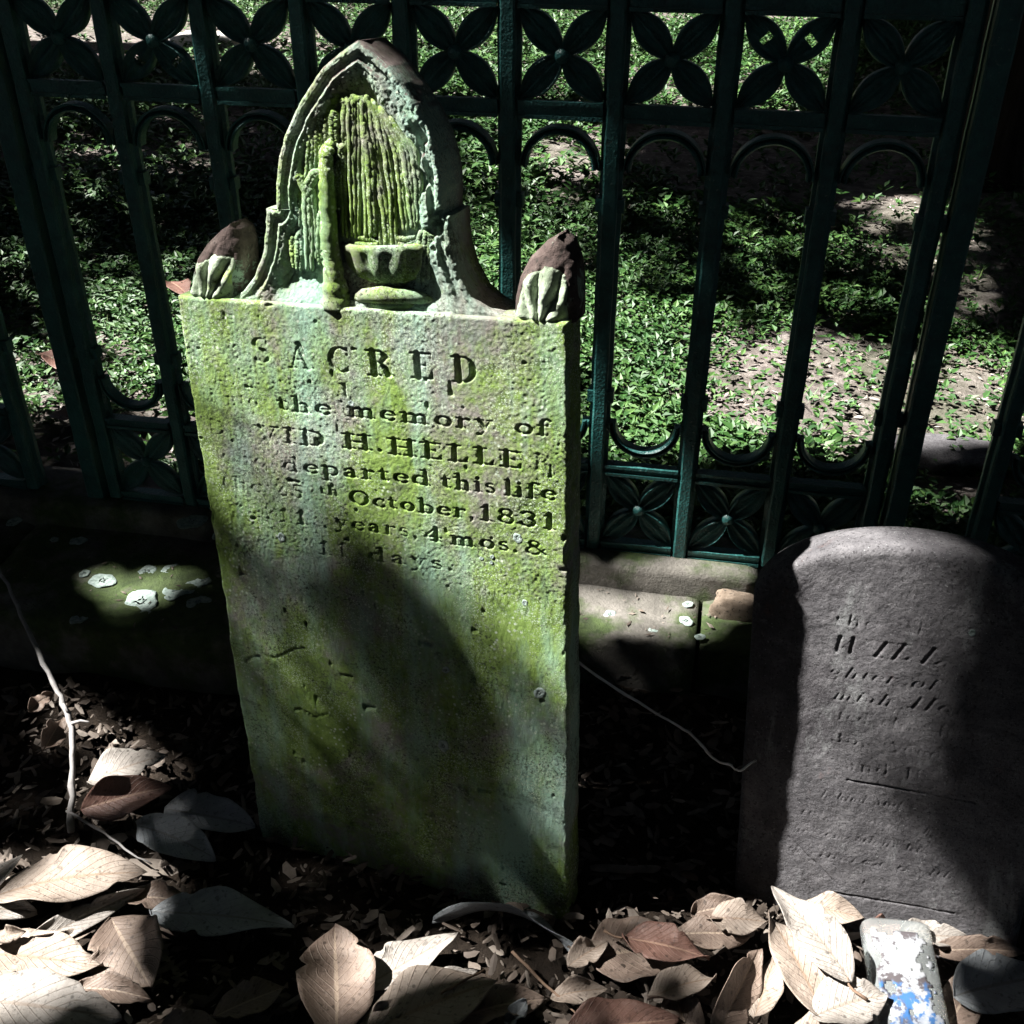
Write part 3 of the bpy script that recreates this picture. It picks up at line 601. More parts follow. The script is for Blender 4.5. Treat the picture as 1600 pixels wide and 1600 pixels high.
# ------------------------------------------------------------------ low headstone
stone2 = thing('headstone', 'low grey headstone with a rounded top and faint slanted lettering, at the right edge', 'headstone', M2)
W2 = .18; T_S, T_A = .482, .596
xs = np.linspace(-W2, W2, 280); zt = np.linspace(0, 1, 470)
topz = T_S+(T_A-T_S)*np.sqrt(np.clip(1-(xs/W2)**2*.93, 0, 1)); topz -= (topz[0]-T_S)
X = np.tile(xs, (len(zt), 1)); Zg = -.08+(topz[None, :]+.08)*zt[:, None]
zr = np.linspace(-.08, T_A+.02, 560); D2 = np.zeros((len(zr), len(xs)))
def w2(word, x0, y0, x1, y1, cap, depth, sl=0.): carve(D2, xs, zr, word, loc2(x0, y0), loc2(x1, y1), cap*.00066, depth*.52, sl, .0008, .68)
w2('To', 1352, 905, 1392, 911, 22, .0012) if 'T' in G else None
w2('the', 1300, 974, 1372, 984, 22, .0026, .1); w2('M', 1408, 988, 1445, 993, 24, .0022, .1)
w2('WILL', 1282, 1016, 1472, 1041, 34, .0042, .55)
w2('ghter', 1290, 1056, 1400, 1070, 24, .0028, .5); w2('of', 1418, 1074, 1464, 1080, 24, .0028, .5)
w2('miah', 1296, 1092, 1392, 1104, 25, .003, .5); w2('Hell', 1414, 1106, 1520, 1121, 27, .0032, .5)
w2('rted', 1290, 1122, 1358, 1133, 25, .0026, .1); w2('this', 1372, 1136, 1448, 1147, 25, .0026, .1); w2('life', 1464, 1150, 1520, 1158, 25, .0022, .1)
w2('35,', 1296, 1158, 1356, 1168, 22, .0028); w2('Aged', 1380, 1174, 1474, 1188, 24, .002); w2('2', 1500, 1190, 1530, 1194, 22, .0015)
w2('and', 1318, 1203, 1392, 1213, 26, .0028); w2('18', 1410, 1216, 1452, 1222, 26, .0025); w2('d', 1476, 1226, 1500, 1230, 24, .0025); w2('s', 1510, 1230, 1530, 1233, 24, .002)
w2('thirty', 1260, 1242, 1320, 1250, 18, .002, .5) if False else None
for wd, x0, y0, x1, y1 in [('behind', 1280, 1246, 1352, 1256), ('and', 1362, 1258, 1408, 1264), ('of', 1462, 1272, 1490, 1277), ('the', 1522, 1282, 1560, 1288),
        ('respected', 1248, 1272, 1370, 1290), ('by', 1378, 1292, 1412, 1298), ('honest', 1440, 1302, 1510, 1312), ('be', 1522, 1314, 1552, 1319),
        ('So', 1236, 1300, 1264, 1305), ('rememb', 1276, 1306, 1368, 1320), ('dy', 1376, 1322, 1402, 1326), ('his', 1410, 1328, 1450, 1334), ('the', 1506, 1344, 1548, 1351),
        ('the', 1228, 1330, 1262, 1336), ('increase', 1276, 1338, 1416, 1362), ('with', 1424, 1364, 1488, 1374), ('rs', 1216, 1362, 1250, 1367), ('a', 1340, 1380, 1352, 1382)]:
    w2(wd, x0, y0, x1, y1, 19, .0024, .45)
def rule(x0, y0, x1, y1, w=.0008, dpt=.003):
    global D2
    XX, ZZ = np.meshgrid(xs, zr); D2 = np.maximum(D2, dpt*sstep(w*2, w*.6, seg_dist(XX, ZZ, [loc2(x0, y0), loc2(x1, y1)])))
rule(1324, 1219, 1524, 1254); rule(1297, 1394, 1490, 1427); rule(1233, 1307, 1310, 1384, .0006, .002)
zi = (Zg+.08)/(T_A+.1)*(len(zr)-1); i0 = np.clip(np.floor(zi).astype(int), 0, len(zr)-2); fz = zi-i0; ci = np.tile(np.arange(len(xs)), (len(zt), 1))
Dg = D2[i0, ci]*(1-fz)+D2[i0+1, ci]*fz
ed = np.minimum(np.minimum(X+W2, W2-X), (topz[None, :]-Zg)*.9); chip = .011+.006*(fbm(X*30, Zg*30, 90)-.5)
rr = np.clip(1-ed/chip, 0, 1); Yf = chip*(1-np.sqrt(np.clip(1-rr*rr, 0, 1)))
Yf += Dg*(.4+.6*sstep(.3, .6, fbm(X*18, Zg*18, 91))) + .005*(fbm(X*7, Zg*7, 92)-.5)+.0024*(fbm(X*55, Zg*55, 93)-.5)+.0005*vnoise(X*380, Zg*380, 94)
me, _, _ = solid_from_front('slab', X, Yf, Zg, .055); close_back(me)
slab2 = obj('slab', me, M_GREY, stone2)
q = loc2(1519, 988); obj('lichen', lichen(.004, 77), M_LICHEN, slab2, Matrix.Translation((q[0], -.001, q[1])) @ Matrix.Rotation(R(90), 4, 'X'))

# ------------------------------------------------------------------ cast-iron fence
BAY = .152
def bar_mesh(w, dep, z0, z1, flange=.034, fd=.010):
    m = MB(); n = 24
    prof = [(-flange/2, .012), (-flange/2, .003), (-w/2, 0), (-w/2, -dep+.003), (-w/2+.003, -dep), (w/2-.003, -dep), (w/2, -dep+.003), (w/2, 0), (flange/2, .003), (flange/2, .012)]
    k = len(prof); V = []; F = []
    for j in range(n+1):
        z = z0+(z1-z0)*j/n
        for (x, y) in prof: V.append((x+.0005*math.sin(j*2.1+x*90), y+.0005*math.cos(j*1.7), z))
    for j in range(n):
        for i in range(k): F.append((j*k+i, j*k+(i+1) % k, (j+1)*k+(i+1) % k, (j+1)*k+i))
    F.append(tuple(range(k))[::-1]); F.append(tuple(n*k+i for i in range(k)))
    return m.add(V, F).mesh('post')
def rail_mesh(L, z0, z1, y0=-.011, y1=.012):
    m = MB(); m.box(0, L, y0, y1, z0+.004, z1-.004); m.box(0, L, y0-.004, y0+.003, z0, z0+.0055); m.box(0, L, y0-.004, y0+.003, z1-.0055, z1); return m.mesh('rail')
def arch_mesh(up):
    m = MB(); n = 22; prof = [(.048, -.010), (.0505, -.013), (.0535, -.010), (.0555, -.004), (.0575, -.011), (.0605, -.011), (.0605, .009), (.048, .009)]
    V = []; F = []; k = len(prof)
    for i in range(n+1):
        a = math.pi*i/n
        for r, y in prof: V.append((r*math.cos(a)*(1 if r < .06 else .985), y, r*math.sin(a)*up))
    for i in range(n):
        for j in range(k): F.append((i*k+j, i*k+(j+1) % k, (i+1)*k+(j+1) % k, (i+1)*k+j)[::-up])
    F.append(tuple(range(k))); F.append(tuple(n*k+j for j in range(k))[::-1])
    return m.add(V, F).mesh('arch', False)
def petal_mesh(hole=False):
    """leaf-shaped plate with raised rim and spine; runs from (0,0) out along +x, face towards -y"""
    L, W = .080, .0208; nu_, prof = 16, [(-1, .006), (-1, -.004), (-.84, -.0135), (-.66, -.003), (-.4, -.0005), (-.12, -.006), (0, -.009), (.12, -.006), (.4, -.0005), (.66, -.003), (.84, -.0135), (1, -.004), (1, .006)]
    V = []; F = []; k = len(prof)
    for i in range(nu_+1):
        t = i/nu_; w = W*max(.06, math.sin(math.pi*t)**.72); sp = math.sin(math.pi*t)**.4
        for v, y in prof: V.append((L*t, y if y > 0 else y*(.4+.6*sp), v*w))
    for i in range(nu_):
        for j in range(k):
            a, b = j, (j+1) % k
            if hole and 7 <= i <= 8 and (4 <= j <= 7 or j == k-1): continue
            F.append((i*k+a, (i+1)*k+a, (i+1)*k+b, i*k+b))
    if hole:
        # the plate is pierced: drop the back over the hole and wall it
        F = [f for f in F]
        a0, a1 = 7, 9
        b0, b1 = 4, 8
        for i in range(a0, a1):
            F.append((i*k+0, (i+1)*k+0, (i+1)*k+b0, i*k+b0)); F.append((i*k+b1, (i+1)*k+b1, (i+1)*k+k-1, i*k+k-1))
    F.append(tuple(range(k))); F.append(tuple(nu_*k+j for j in range(k))[::-1])
    return MB().add(V, F).mesh('petal', True)
def boss_mesh():
    return MB().tube([(0, .006, 0), (0, -.008, 0), (0, -.013, 0), (0, -.015, 0)], [.011, .011, .007, .002], 12).mesh('boss', True)
ME_POST = bar_mesh(.022, .016, 0, .95); ME_STAN = bar_mesh(.032, .02, -.005, .97, .036)
ME_UP, ME_DN, ME_PET, ME_PETH, ME_BOSS = arch_mesh(1), arch_mesh(-1), petal_mesh(), petal_mesh(True), boss_mesh()
ME_COL = MB().box(-.0215, .0215, -.006, .0135, -.010, .010).mesh('collar')
def lattice(parent, u, zc, h, pierced=()):
    b = obj('rosette', ME_BOSS, M_IRON, parent, Matrix.Translation((u, -.001, zc)))
    for k in range(4):
        a = [math.atan2(sz*h/2, sx_*.058) for sx_, sz in ((1, 1), (-1, 1), (-1, -1), (1, -1))][k]
        s = math.hypot(h/2, .059)/.080
        obj('petal', ME_PETH if k in pierced else ME_PET, M_IRON, b, Matrix.Rotation(-a, 4, 'Y') @ Matrix.Diagonal((s, 1, 1.0, 1)))
def panel(u0, bays, label, stan_l, stan_r, pierced={}):
    t = thing('fence_panel', label, 'fence', MF @ Matrix.Translation((u0, 0, 0)), 'cast-iron fence panels')
    L = bays*BAY
    for k in range(bays+1):
        p = obj('post', ME_POST, M_IRON, t, Matrix.Translation((k*BAY, -.002*(k % 2)*.3, 0)))
        for z in (.61, .295): obj('collar', ME_COL, M_IRON, p, Matrix.Translation((0, 0, z)))
    for z0, z1, nm in ((-.004, .016, 'bottom_rail'), (.152, .172, 'lower_rail'), (.732, .757, 'upper_rail'), (.877, .925, 'top_rail')):
        for k in range(bays): obj(nm, rail_mesh(BAY-.03, z0, z1), M_IRON, t, Matrix.Translation((k*BAY+.015, 0, 0)))
    for k in range(bays):
        u = (k+.5)*BAY
        obj('arch', ME_UP, M_IRON, t, Matrix.Translation((u, 0, .662))); obj('arch', ME_DN, M_IRON, t, Matrix.Translation((u, 0, .25)))
        lattice(t, u, .817, .118, pierced.get(k, ())); lattice(t, u, .084, .132)
    if stan_l: obj('stanchion', ME_STAN, M_IRON, t, Matrix.Translation((-.040, 0, 0)))
    if stan_r: obj('stanchion', ME_STAN, M_IRON, t, Matrix.Translation((L+.040, 0, 0)))
    return t
panel(-1.0616, 9, 'nine-bay dark green cast-iron fence panel behind the tall headstone', True, True, {1: (2, 3), 8: (), 7: (0, 1)})
panel(.484, 3, 'dark green cast-iron fence panel right of the gap, cut off by the frame', False, False)
panel(-1.2336-3*BAY, 3, 'dark cast-iron fence panel at the far left edge, left of the gap', False, False)

# ------------------------------------------------------------------ loose stones
def rock(name, dims, seed, n=18):
    V = []; F = []; rg = np.random.default_rng(seed)
    for j in range(n+1):
        ph = math.pi*j/n
        for i in range(2*n):
            a = 2*math.pi*i/(2*n); p = np.array([math.sin(ph)*math.cos(a), math.sin(ph)*math.sin(a), math.cos(ph)])
            p = np.sign(p)*np.abs(p)**.55; k = 1+.35*(float(fbm(np.array(p[0]*2.3+seed), np.array(p[1]*2.3+p[2]*1.7), seed))-.5)
            V.append(p*k*np.array(dims)/2)
    for j in range(n):
        for i in range(2*n): F.append((j*2*n+i, j*2*n+(i+1) % (2*n), (j+1)*2*n+(i+1) % (2*n), (j+1)*2*n+i)[::-1])
    return mesh_np(name, V, F)
p = at(1150, 950, .115); obj('broken_stone', rock('broken_stone', (.085, .05, .05), 3), M_CHUNK, None, Matrix.Translation(p) @ Matrix.Rotation(R(-14), 4, 'Z'), label='small broken brown stone lying on the kerb beside the low headstone', category='stone')
p = at(1480, 712, .125); obj('flat_stone', rock('flat_stone', (.25, .13, .05), 5), M_GREY, None, Matrix.Translation(p) @ Matrix.Rotation(R(-8), 4, 'Z'), label='flat grey stone in the grass seen through the fence gap', category='stone')
p = at(325, 64, .13); obj('flat_stone', rock('flat_stone', (.42, .22, .09), 8), plain('pale_limestone', (.6, .58, .54), .9), None, Matrix.Translation(p), label='sunlit pale flat stone far back on the lawn, upper left', category='stone')

# ------------------------------------------------------------------ fallen leaves, each one a thing
def leaf_mesh(L, W, curl=.25, bend=.1, twist=0., seed=0, tip=.8, petiole=.0, wave=.006):
    rg = np.random.default_rng(seed); nu_, nv_ = 34, 14; ph = rg.random(3)*6.28; tl, tr_, tear = rg.uniform(.2, .85), rg.uniform(.2, .85), float(rg.random() > .35)
    V = []; UV = []
    for i in range(nu_+1):
        t = i/nu_; w = W/2*max(.012, (math.sin(math.pi*min(1, t**tip)))**.82)*(1+.03*math.sin(19*t+ph[1])); nt = [1-.28*tear*max(0, 1-abs(t-tt)/.05) for tt in (tl, tr_)]
        for j in range(nv_+1):
            s = 2*j/nv_-1; y = w*s*(nt[0] if s < 0 else nt[1])
            z = curl*W*(s*s*(w/(W/2))**1.2)*.5 + bend*L*math.sin(math.pi*t)
            z += wave*math.sin(7*t+ph[0])*s*(abs(s))+ .5*wave*math.sin(13*t+ph[1]+2*s)*s*s
            z -= .0016*math.exp(-(s/.07)**2)*(1-t*.5)
            a = twist*(t-.5); y, z = y*math.cos(a)-z*math.sin(a)*.6, z+y*math.sin(a)
            y *= 1-.12*abs(curl)*abs(s)
            V.append((L*(t-.5), y+.02*L*math.sin(3*t+ph[2]), z)); UV.append((t, j/nv_))
    me = mesh_np('leaf', V, grid_faces(nu_+1, nv_+1))
    uvl = me.uv_layers.new(name='UVMap'); li = np.zeros(len(me.loops), np.int32); me.loops.foreach_get('vertex_index', li)
    uvl.data.foreach_set('uv', np.array(UV, np.float32)[li].ravel())
    return me
def fallen_leaf(label, mat, b, t, wr, z=.03, dz=0., roll=0., curl=.25, bend=.06, twist=.0, seed=0, stalk=True, tipp=.8):
    """b, t: base and tip, each a spot on the ground plane at height z (tip raised by dz)"""
    p0, p1 = at(b[0], b[1], z), at(t[0], t[1], z+dz); L = float(np.linalg.norm(p1-p0)); ex = unit(p1-p0); ey = unit(np.cross([0, 0, 1], ex)); ez = np.cross(ex, ey)
    c, s = math.cos(R(roll)), math.sin(R(roll)); ey2 = ey*c+ez*s; ez2 = ez*c-ey*s
    o = thing('fallen_leaf', label, 'leaf', mat4((p0+p1)/2, ex, ey2, ez2), 'fallen magnolia-like leaves')
    bl = obj('blade', leaf_mesh(L, L*wr, curl, bend, twist, seed, tipp), mat, o)
    m = bl.modifiers.new('thickness', 'SOLIDIFY'); m.thickness = .0009; m.offset = 0
    k = [(-L*.5-.02*(1-i/3)*1.2, .004*math.sin(seed+i), -.004*(1-i/3)) for i in range(4)] + [(-L*.5+L*q, .02*L*0, bend*L*math.sin(math.pi*q)+.0005) for q in (.05,)]
    if stalk: obj('stalk', MB().tube(k, [.0022, .0018, .0016, .0015, .0008], 7).mesh('stalk', True), M_BRTWIG, o)
    return o
FL = fallen_leaf
FL('big sunlit pale tan leaf lying flat at the left edge, largest there', M_TAN, (-14, 1404), (230, 1360), .5, .05, 0, -6, .18, .05, .1, 1)
FL('thin edge-on pale leaf curled just below the big sunlit tan leaf', M_PALE, (25, 1482), (228, 1392), .22, .035, 0, 35, .3, .03, .2, 2, False)
FL('white sunlit leaf tip poking in at the left edge under the big tan leaf', M_PALE, (-130, 1425), (56, 1427), .42, .04, 0, 0, .2, .04, 0, 3, False)
FL('bright leaf standing at the far left edge above the big tan leaf', M_PALE, (-80, 1440), (36, 1336), .32, .04, .02, 20, .1, .02, 0, 4, False)
FL('narrow yellowish curled leaf edge below the thin edge-on leaf, left', M_TAN, (10, 1478), (152, 1448), .2, .03, 0, 50, .4, .1, .3, 5, False)
FL('tan leaf with a sunlit fold pointing right, lower left', M_TAN, (-50, 1492), (164, 1506), .42, .035, 0, -5, .2, .04, .1, 6)
FL('squarish brown-tan leaf with a dark midrib beside the folded tan leaf, lower left', M_BROWN, (176, 1432), (232, 1545), .78, .035, 0, 14, .25, .03, .2, 7, False, 1.)
FL('wide bluish-white leaf in the bottom left corner', M_PALE, (-70, 1566), (192, 1584), .42, .045, 0, 4, .16, .04, .05, 8)
FL('brilliant white sunlit leaf beside the grey stick', M_PALE, (136, 1222), (262, 1180), .6, .05, .0, 4, .15, .06, 0, 9, False)
FL('dark red-brown curled leaf just under the brilliant white leaf', M_RED, (126, 1262), (268, 1232), .5, .035, .01, 35, .5, .05, 0, 10, False)
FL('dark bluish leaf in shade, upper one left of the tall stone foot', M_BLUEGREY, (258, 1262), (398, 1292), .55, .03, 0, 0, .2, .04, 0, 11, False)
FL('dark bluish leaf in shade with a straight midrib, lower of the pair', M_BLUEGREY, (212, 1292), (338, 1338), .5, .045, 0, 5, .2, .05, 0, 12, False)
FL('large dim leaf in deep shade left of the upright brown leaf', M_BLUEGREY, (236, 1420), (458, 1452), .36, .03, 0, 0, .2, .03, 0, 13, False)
FL('brown leaf propped upright showing its pale midrib, bottom centre-left', M_BROWN, (520, 1640), (527, 1446), .56, .06, -.015, 4, .28, .0, 0, 14, True, 1.05)
FL('broad pale tan leaf cut by the bottom edge, centre', M_TAN, (548, 1632), (776, 1528), .5, .05, 0, -8, .2, .05, 0, 15, False, 1.05)
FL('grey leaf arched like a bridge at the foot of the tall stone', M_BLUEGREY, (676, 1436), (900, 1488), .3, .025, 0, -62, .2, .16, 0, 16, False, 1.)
FL('torn silvery leaf with a sunlit middle, in front of the tall stone', M_PALE, (556, 1548), (716, 1458), .42, .035, 0, -6, .15, .03, 0, 17, False)
FL('small torn grey leaf below the torn silvery leaf', M_PALE, (640, 1548), (745, 1516), .3, .035, 0, 0, .2, .03, 0, 18, False)
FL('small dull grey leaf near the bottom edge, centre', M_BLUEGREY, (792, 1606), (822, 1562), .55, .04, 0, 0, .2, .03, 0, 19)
FL('round dim brown leaf under the reddish leaf', M_BROWN, (920, 1500), (1068, 1478), .82, .03, 0, 0, .15, .03, 0, 20, False)
FL('reddish-brown leaf with stalk pointing left, right of the tall stone', M_RED, (972, 1462), (1108, 1500), .52, .06, 0, -5, .2, .05, .1, 21)
FL('light brown leaf behind the reddish leaf tip', M_BROWN, (1052, 1462), (1172, 1462), .5, .05, 0, 14, .2, .05, 0, 22, False, .95)
FL('pale leaf with a square torn end beside the big upright pale leaf', M_TAN, (1108, 1436), (1202, 1440), .62, .06, .01, 10, .2, .04, 0, 23, False)
FL('long pale leaf leaning on the pile left of the glass flask, the brightest one', M_PALE, (1330, 1536), (1206, 1384), .42, .085, .03, -12, .24, .05, .1, 24)
FL('tan leaf tucked under the long pale leaf, its stalk reaching the bottom edge', M_TAN, (1302, 1604), (1196, 1428), .44, .06, .01, 10, .22, .04, 0, 25)
FL('pale leaf with a pointed tip touching the glass flask', M_PALE, (1270, 1590), (1386, 1554), .68, .07, .0, 0, .2, .05, 0, 26, False)
FL('grey-brown leaf standing on edge below the long pale leaf', M_BROWN, (1122, 1622), (1184, 1482), .42, .05, .0, 40, .3, .02, 0, 27, False)
FL('brown leaf piece between two leaves, pierced by light, bottom right', M_TAN, (1176, 1590), (1216, 1492), .5, .04, 0, -20, .2, .02, 0, 28, False)
FL('pinkish-brown leaf along the bottom edge, right of centre', M_RED, (884, 1612), (1062, 1592), .5, .045, 0, 0, .2, .04, 0, 29, False)
FL('dull brown leaf rising from the bottom edge under the leaf pile', M_BROWN, (1090, 1640), (1042, 1528), .5, .035, 0, 0, .2, .03, 0, 30, False)
FL('small brown curled leaf behind the glass flask', M_RED, (1352, 1456), (1408, 1452), .7, .05, 0, 20, .6, .08, 0, 31, False)
FL('sunlit cream leaf behind the glass flask against the low headstone', M_PALE, (1404, 1464), (1508, 1462), .5, .05, 0, 12, .3, .06, 0, 32, False)
FL('shredded leaf running right from the glass flask', M_BROWN, (1452, 1484), (1602, 1490), .3, .05, 0, 25, .4, .04, .2, 33, False)
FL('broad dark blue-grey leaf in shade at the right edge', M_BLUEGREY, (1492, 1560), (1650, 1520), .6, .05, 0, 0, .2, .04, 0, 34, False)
FL('dim brown leaf under the flask, at the bottom right', M_BROWN, (1470, 1620), (1540, 1520), .45, .03, 0, 0, .2, .04, 0, 35, False)
FL('curled tan leaf lying on the upright brown leaf side, near the bottom edge', M_TAN, (580, 1596), (640, 1560), .5, .045, .01, 25, .5, .08, .3, 51, False)
FL('dim brown leaf between the upright brown leaf and the lower left pile', M_BROWN, (330, 1590), (450, 1540), .5, .03, 0, 0, .3, .05, .2, 52, False)
FL('dark leaf along the bottom edge left of the upright brown leaf', M_BROWN, (250, 1606), (370, 1624), .5, .03, 0, 8, .3, .05, .1, 53, False)
FL('tan leaf half hidden under the broad pale leaf, bottom centre', M_BROWN, (700, 1600), (850, 1560), .5, .03, 0, -6, .3, .05, .2, 54, False)
FL('small tan leaf left of the reddish leaf stalk', M_TAN, (888, 1512), (948, 1470), .55, .035, 0, 10, .5, .08, .2, 55, False)
FL('pale curled leaf right of the straight brown stalk', M_TAN, (860, 1560), (950, 1546), .45, .035, .005, 20, .6, .1, .3, 56, False)
FL('grey-tan leaf between the pinkish-brown leaf and the standing leaf', M_TAN, (1010, 1560), (1120, 1530), .5, .05, 0, -10, .35, .06, .2, 57, False)
FL('curled brown leaf behind the square-ended pale leaf', M_BROWN, (1080, 1430), (1160, 1412), .55, .05, .01, 20, .5, .08, .2, 58, False)
FL('tan leaf low in front of the flask, cut by the bottom edge', M_TAN, (1236, 1622), (1330, 1604), .55, .05, 0, 0, .3, .06, .1, 59, False)
FL('brown leaf folded in the lower left pile under the squarish leaf', M_BROWN, (120, 1545), (236, 1560), .42, .03, 0, 12, .5, .06, .3, 60, False)
FL('small pale leaf curl above the folded tan leaf at the left edge', M_TAN, (-10, 1470), (40, 1456), .6, .045, .01, 20, .6, .1, .4, 61, False)
FL('dim brown leaf beneath the big tan leaf tip', M_BROWN, (190, 1400), (300, 1412), .4, .025, 0, 8, .4, .06, .2, 62, False)
FL('tan leaf under the long pale leaf, between it and the low headstone', M_TAN, (1250, 1420), (1350, 1432), .5, .045, .0, 12, .4, .06, .2, 63, False)
FL('brown half-lit leaf tip left of the grey stick', M_BROWN, (44, 1110), (84, 1084), .6, .06, 0, 30, .3, .04, 0, 36, False)
FL('brown curved leaf rim beside the grey stick, in shade', M_BROWN, (70, 1172), (96, 1124), .6, .05, 0, 40, .5, .05, 0, 37, False)
FL('reddish dry leaf in the grass behind the left finial', M_RED, (268, 440), (292, 462), .6, .17, 0, 0, .3, .05, 0, 38, False)
FL('reddish-brown dry leaf on the lawn between the left fence bars', M_RED, (60, 552), (112, 584), .36, .16, 0, 0, .4, .06, 0, 39, False)
FL('brown dry leaf low on the lawn at left, below the reddish-brown one', M_RED, (70, 652), (128, 658), .42, .15, 0, 0, .4, .06, 0, 40, False)

# ------------------------------------------------------------------ twigs
def twig(name, label, pts, rad, mat, side=()):
    P = [at(x, y, z) for x, y, z in pts]; Q = smooth_path(P, len(P)*3); n = len(Q); rg = np.random.default_rng(len(label))
    Q = Q+ (rg.random(Q.shape)-.5)*rad*.9
    r = [rad*(1-.45*i/(n-1))*(1+.35*(rg.random()-.5)) for i in range(n)]
    m = MB().tube(Q, r, 8)
    for s in side:
        m.tube([at(*a) for a in s], [rad*.55, rad*.4, rad*.25][:len(s)], 6)
    return obj(name, m.mesh(name, True), mat, None, None, label=label, category='twig')
twig('stick', 'bare grey stick leaning up from the leaves at the left edge', [(110, 1300, .02), (113, 1240, .04), (115, 1192, .06), (111, 1140, .085), (103, 1105, .10), (92, 1082, .11), (66, 1030, .13), (45, 990, .145), (20, 932, .16), (-6, 878, .17)], .0052, M_TWIG,
     [[(112, 1130, .09), (126, 1126, .095), (139, 1128, .1)], [(106, 1112, .1), (99, 1100, .105)]])
twig('twig', 'thin dark twig slanting from the stick foot towards the big tan leaf', [(104, 1268, .03), (160, 1298, .035), (200, 1330, .04), (236, 1350, .04)], .0022, M_TWIG)
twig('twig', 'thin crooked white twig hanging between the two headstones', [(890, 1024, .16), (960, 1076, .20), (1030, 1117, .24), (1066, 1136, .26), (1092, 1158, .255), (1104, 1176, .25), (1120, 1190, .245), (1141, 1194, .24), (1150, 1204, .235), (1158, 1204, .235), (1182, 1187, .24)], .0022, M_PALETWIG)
twig('twig', 'straight brown leaf stalk lying across scraps at bottom centre', [(800, 1488, .04), (850, 1536, .04), (908, 1590, .035)], .0022, M_BRTWIG)
twig('twig', 'brown pointed stalk lying over the broad pale leaf, bottom centre', [(690, 1552, .065), (724, 1532, .06), (757, 1515, .055)], .002, M_BRTWIG)

# ------------------------------------------------------------------ glass flask
pa, pb = at(1398, 1462, .05), at(1440, 1660, .05); ey = unit(pa-pb); ey = unit(ey+np.array([0, 0, .10])); exx = unit(np.cross(ey, [0, 0, 1])); ezz = np.cross(exx, ey)
flask = thing('glass_flask', 'dirty clear flat glass flask with a torn label coloured as white and blue glare, lying in the leaves', 'bottle', mat4((pa+pb)/2 - ezz*.004, exx, ey, ezz))
def flask_body():
    m = MB(); V = []; F = []; n = 28; secs = [(.098, .4, .3), (.097, .86, .8), (.092, 1, 1), (.05, 1, 1), (0, 1, 1), (-.05, 1, 1), (-.075, .96, .96), (-.088, .7, .8), (-.096, .42, .6), (-.12, .36, .55)]
    hw, ht = .043, .017
    for y, sw, st in secs:
        for k in range(n):
            a = 2*math.pi*k/n; c, s = math.cos(a), math.sin(a)
            V.append((hw*sw*math.copysign(abs(c)**.38, c), y, ht*st*math.copysign(abs(s)**.5, s)))
    for j in range(len(secs)-1):
        for k in range(n): F.append((j*n+k, j*n+(k+1) % n, (j+1)*n+(k+1) % n, (j+1)*n+k))
    F.append(tuple(range(n))[::-1]); F.append(tuple((len(secs)-1)*n+k for k in range(n)))
    me = m.add(V, F).mesh('flask_body', True); return me
fb = obj('glass_body', flask_body(), M_GLASS, flask)
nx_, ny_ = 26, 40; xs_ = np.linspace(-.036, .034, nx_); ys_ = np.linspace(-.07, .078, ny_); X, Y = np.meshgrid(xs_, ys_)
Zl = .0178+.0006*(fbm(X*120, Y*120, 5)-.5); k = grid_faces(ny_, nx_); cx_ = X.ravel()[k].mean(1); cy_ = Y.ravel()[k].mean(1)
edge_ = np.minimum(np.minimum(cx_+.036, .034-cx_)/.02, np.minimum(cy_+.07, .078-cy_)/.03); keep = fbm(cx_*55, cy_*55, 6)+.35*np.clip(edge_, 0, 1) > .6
lb = obj('torn_label_glare', mesh_np('torn_label_glare', np.stack([X, Y, Zl], -1).reshape(-1, 3), k[keep]), M_LABEL_GLARE, flask); 
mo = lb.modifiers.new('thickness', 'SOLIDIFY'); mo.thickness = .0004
obj('collar', MB().tube([(0, -.113, 0), (0, -.121, 0)], [.0175, .0175], 20, .62).mesh('collar', True), M_GLASS, flask)

# ------------------------------------------------------------------ litter, ground cover, grass (uncountable)
def scraps(n, pts_fn, size, seed, k=5, lift=.01, tilt=.5):
    rg = np.random.default_rng(seed); C = pts_fn(n, rg); n = len(C)
    a0 = rg.random(n)*6.28; L = size[0]+(size[1]-size[0])*rg.random(n)**2; asp = .25+.55*rg.random(n)
    ang = np.linspace(0, 2*np.pi, k, endpoint=False)[None, :]+.35*rg.random((n, k)); rad = (.55+.45*np.abs(np.cos(ang))**1.5)*(.8+.35*rg.random((n, k)))
    lx = np.cos(ang)*rad*L[:, None]; ly = np.sin(ang)*rad*(L*asp)[:, None]
    c, s = np.cos(a0)[:, None], np.sin(a0)[:, None]; x = lx*c-ly*s; y = lx*s+ly*c
    tx, ty = (rg.random(n)-.5)*2*tilt, (rg.random(n)-.5)*2*tilt
    z = x*tx[:, None]+y*ty[:, None]+(lx**2)/np.maximum(L[:, None], 1e-4)*.25*(rg.random((n, 1))-.3)
    V = np.stack([C[:, 0:1]+x, C[:, 1:2]+y, C[:, 2:3]+z], -1)
    ctr = np.stack([C[:, 0], C[:, 1], C[:, 2]+L*.08], -1)[:, None, :]
    V = np.concatenate([V, ctr], 1); idx = np.arange(n)[:, None]*(k+1)
    F = np.concatenate([np.stack([idx[:, 0]+i, idx[:, 0]+(i+1) % k, idx[:, 0]+k], -1) for i in range(k)])
    return V.reshape(-1, 3), F
def plot_pts(n, rg):
    x = rg.uniform(-1.3, 1.3, n); y = rg.uniform(.45, 1.42, n); ok = fence_v(x, y) < np.where((x-FP[0])*FX[0]+(y-FP[1])*FX[1] < -.33, -.345, -.21); x, y = x[ok], y[ok]
    z = .03*(fbm(x*2, y*2, 50)-.5)+.035*(fbm(x*11, y*11, 51)-.5)+.004+.022*rg.random(len(x))**2; return np.stack([x, y, z], -1)
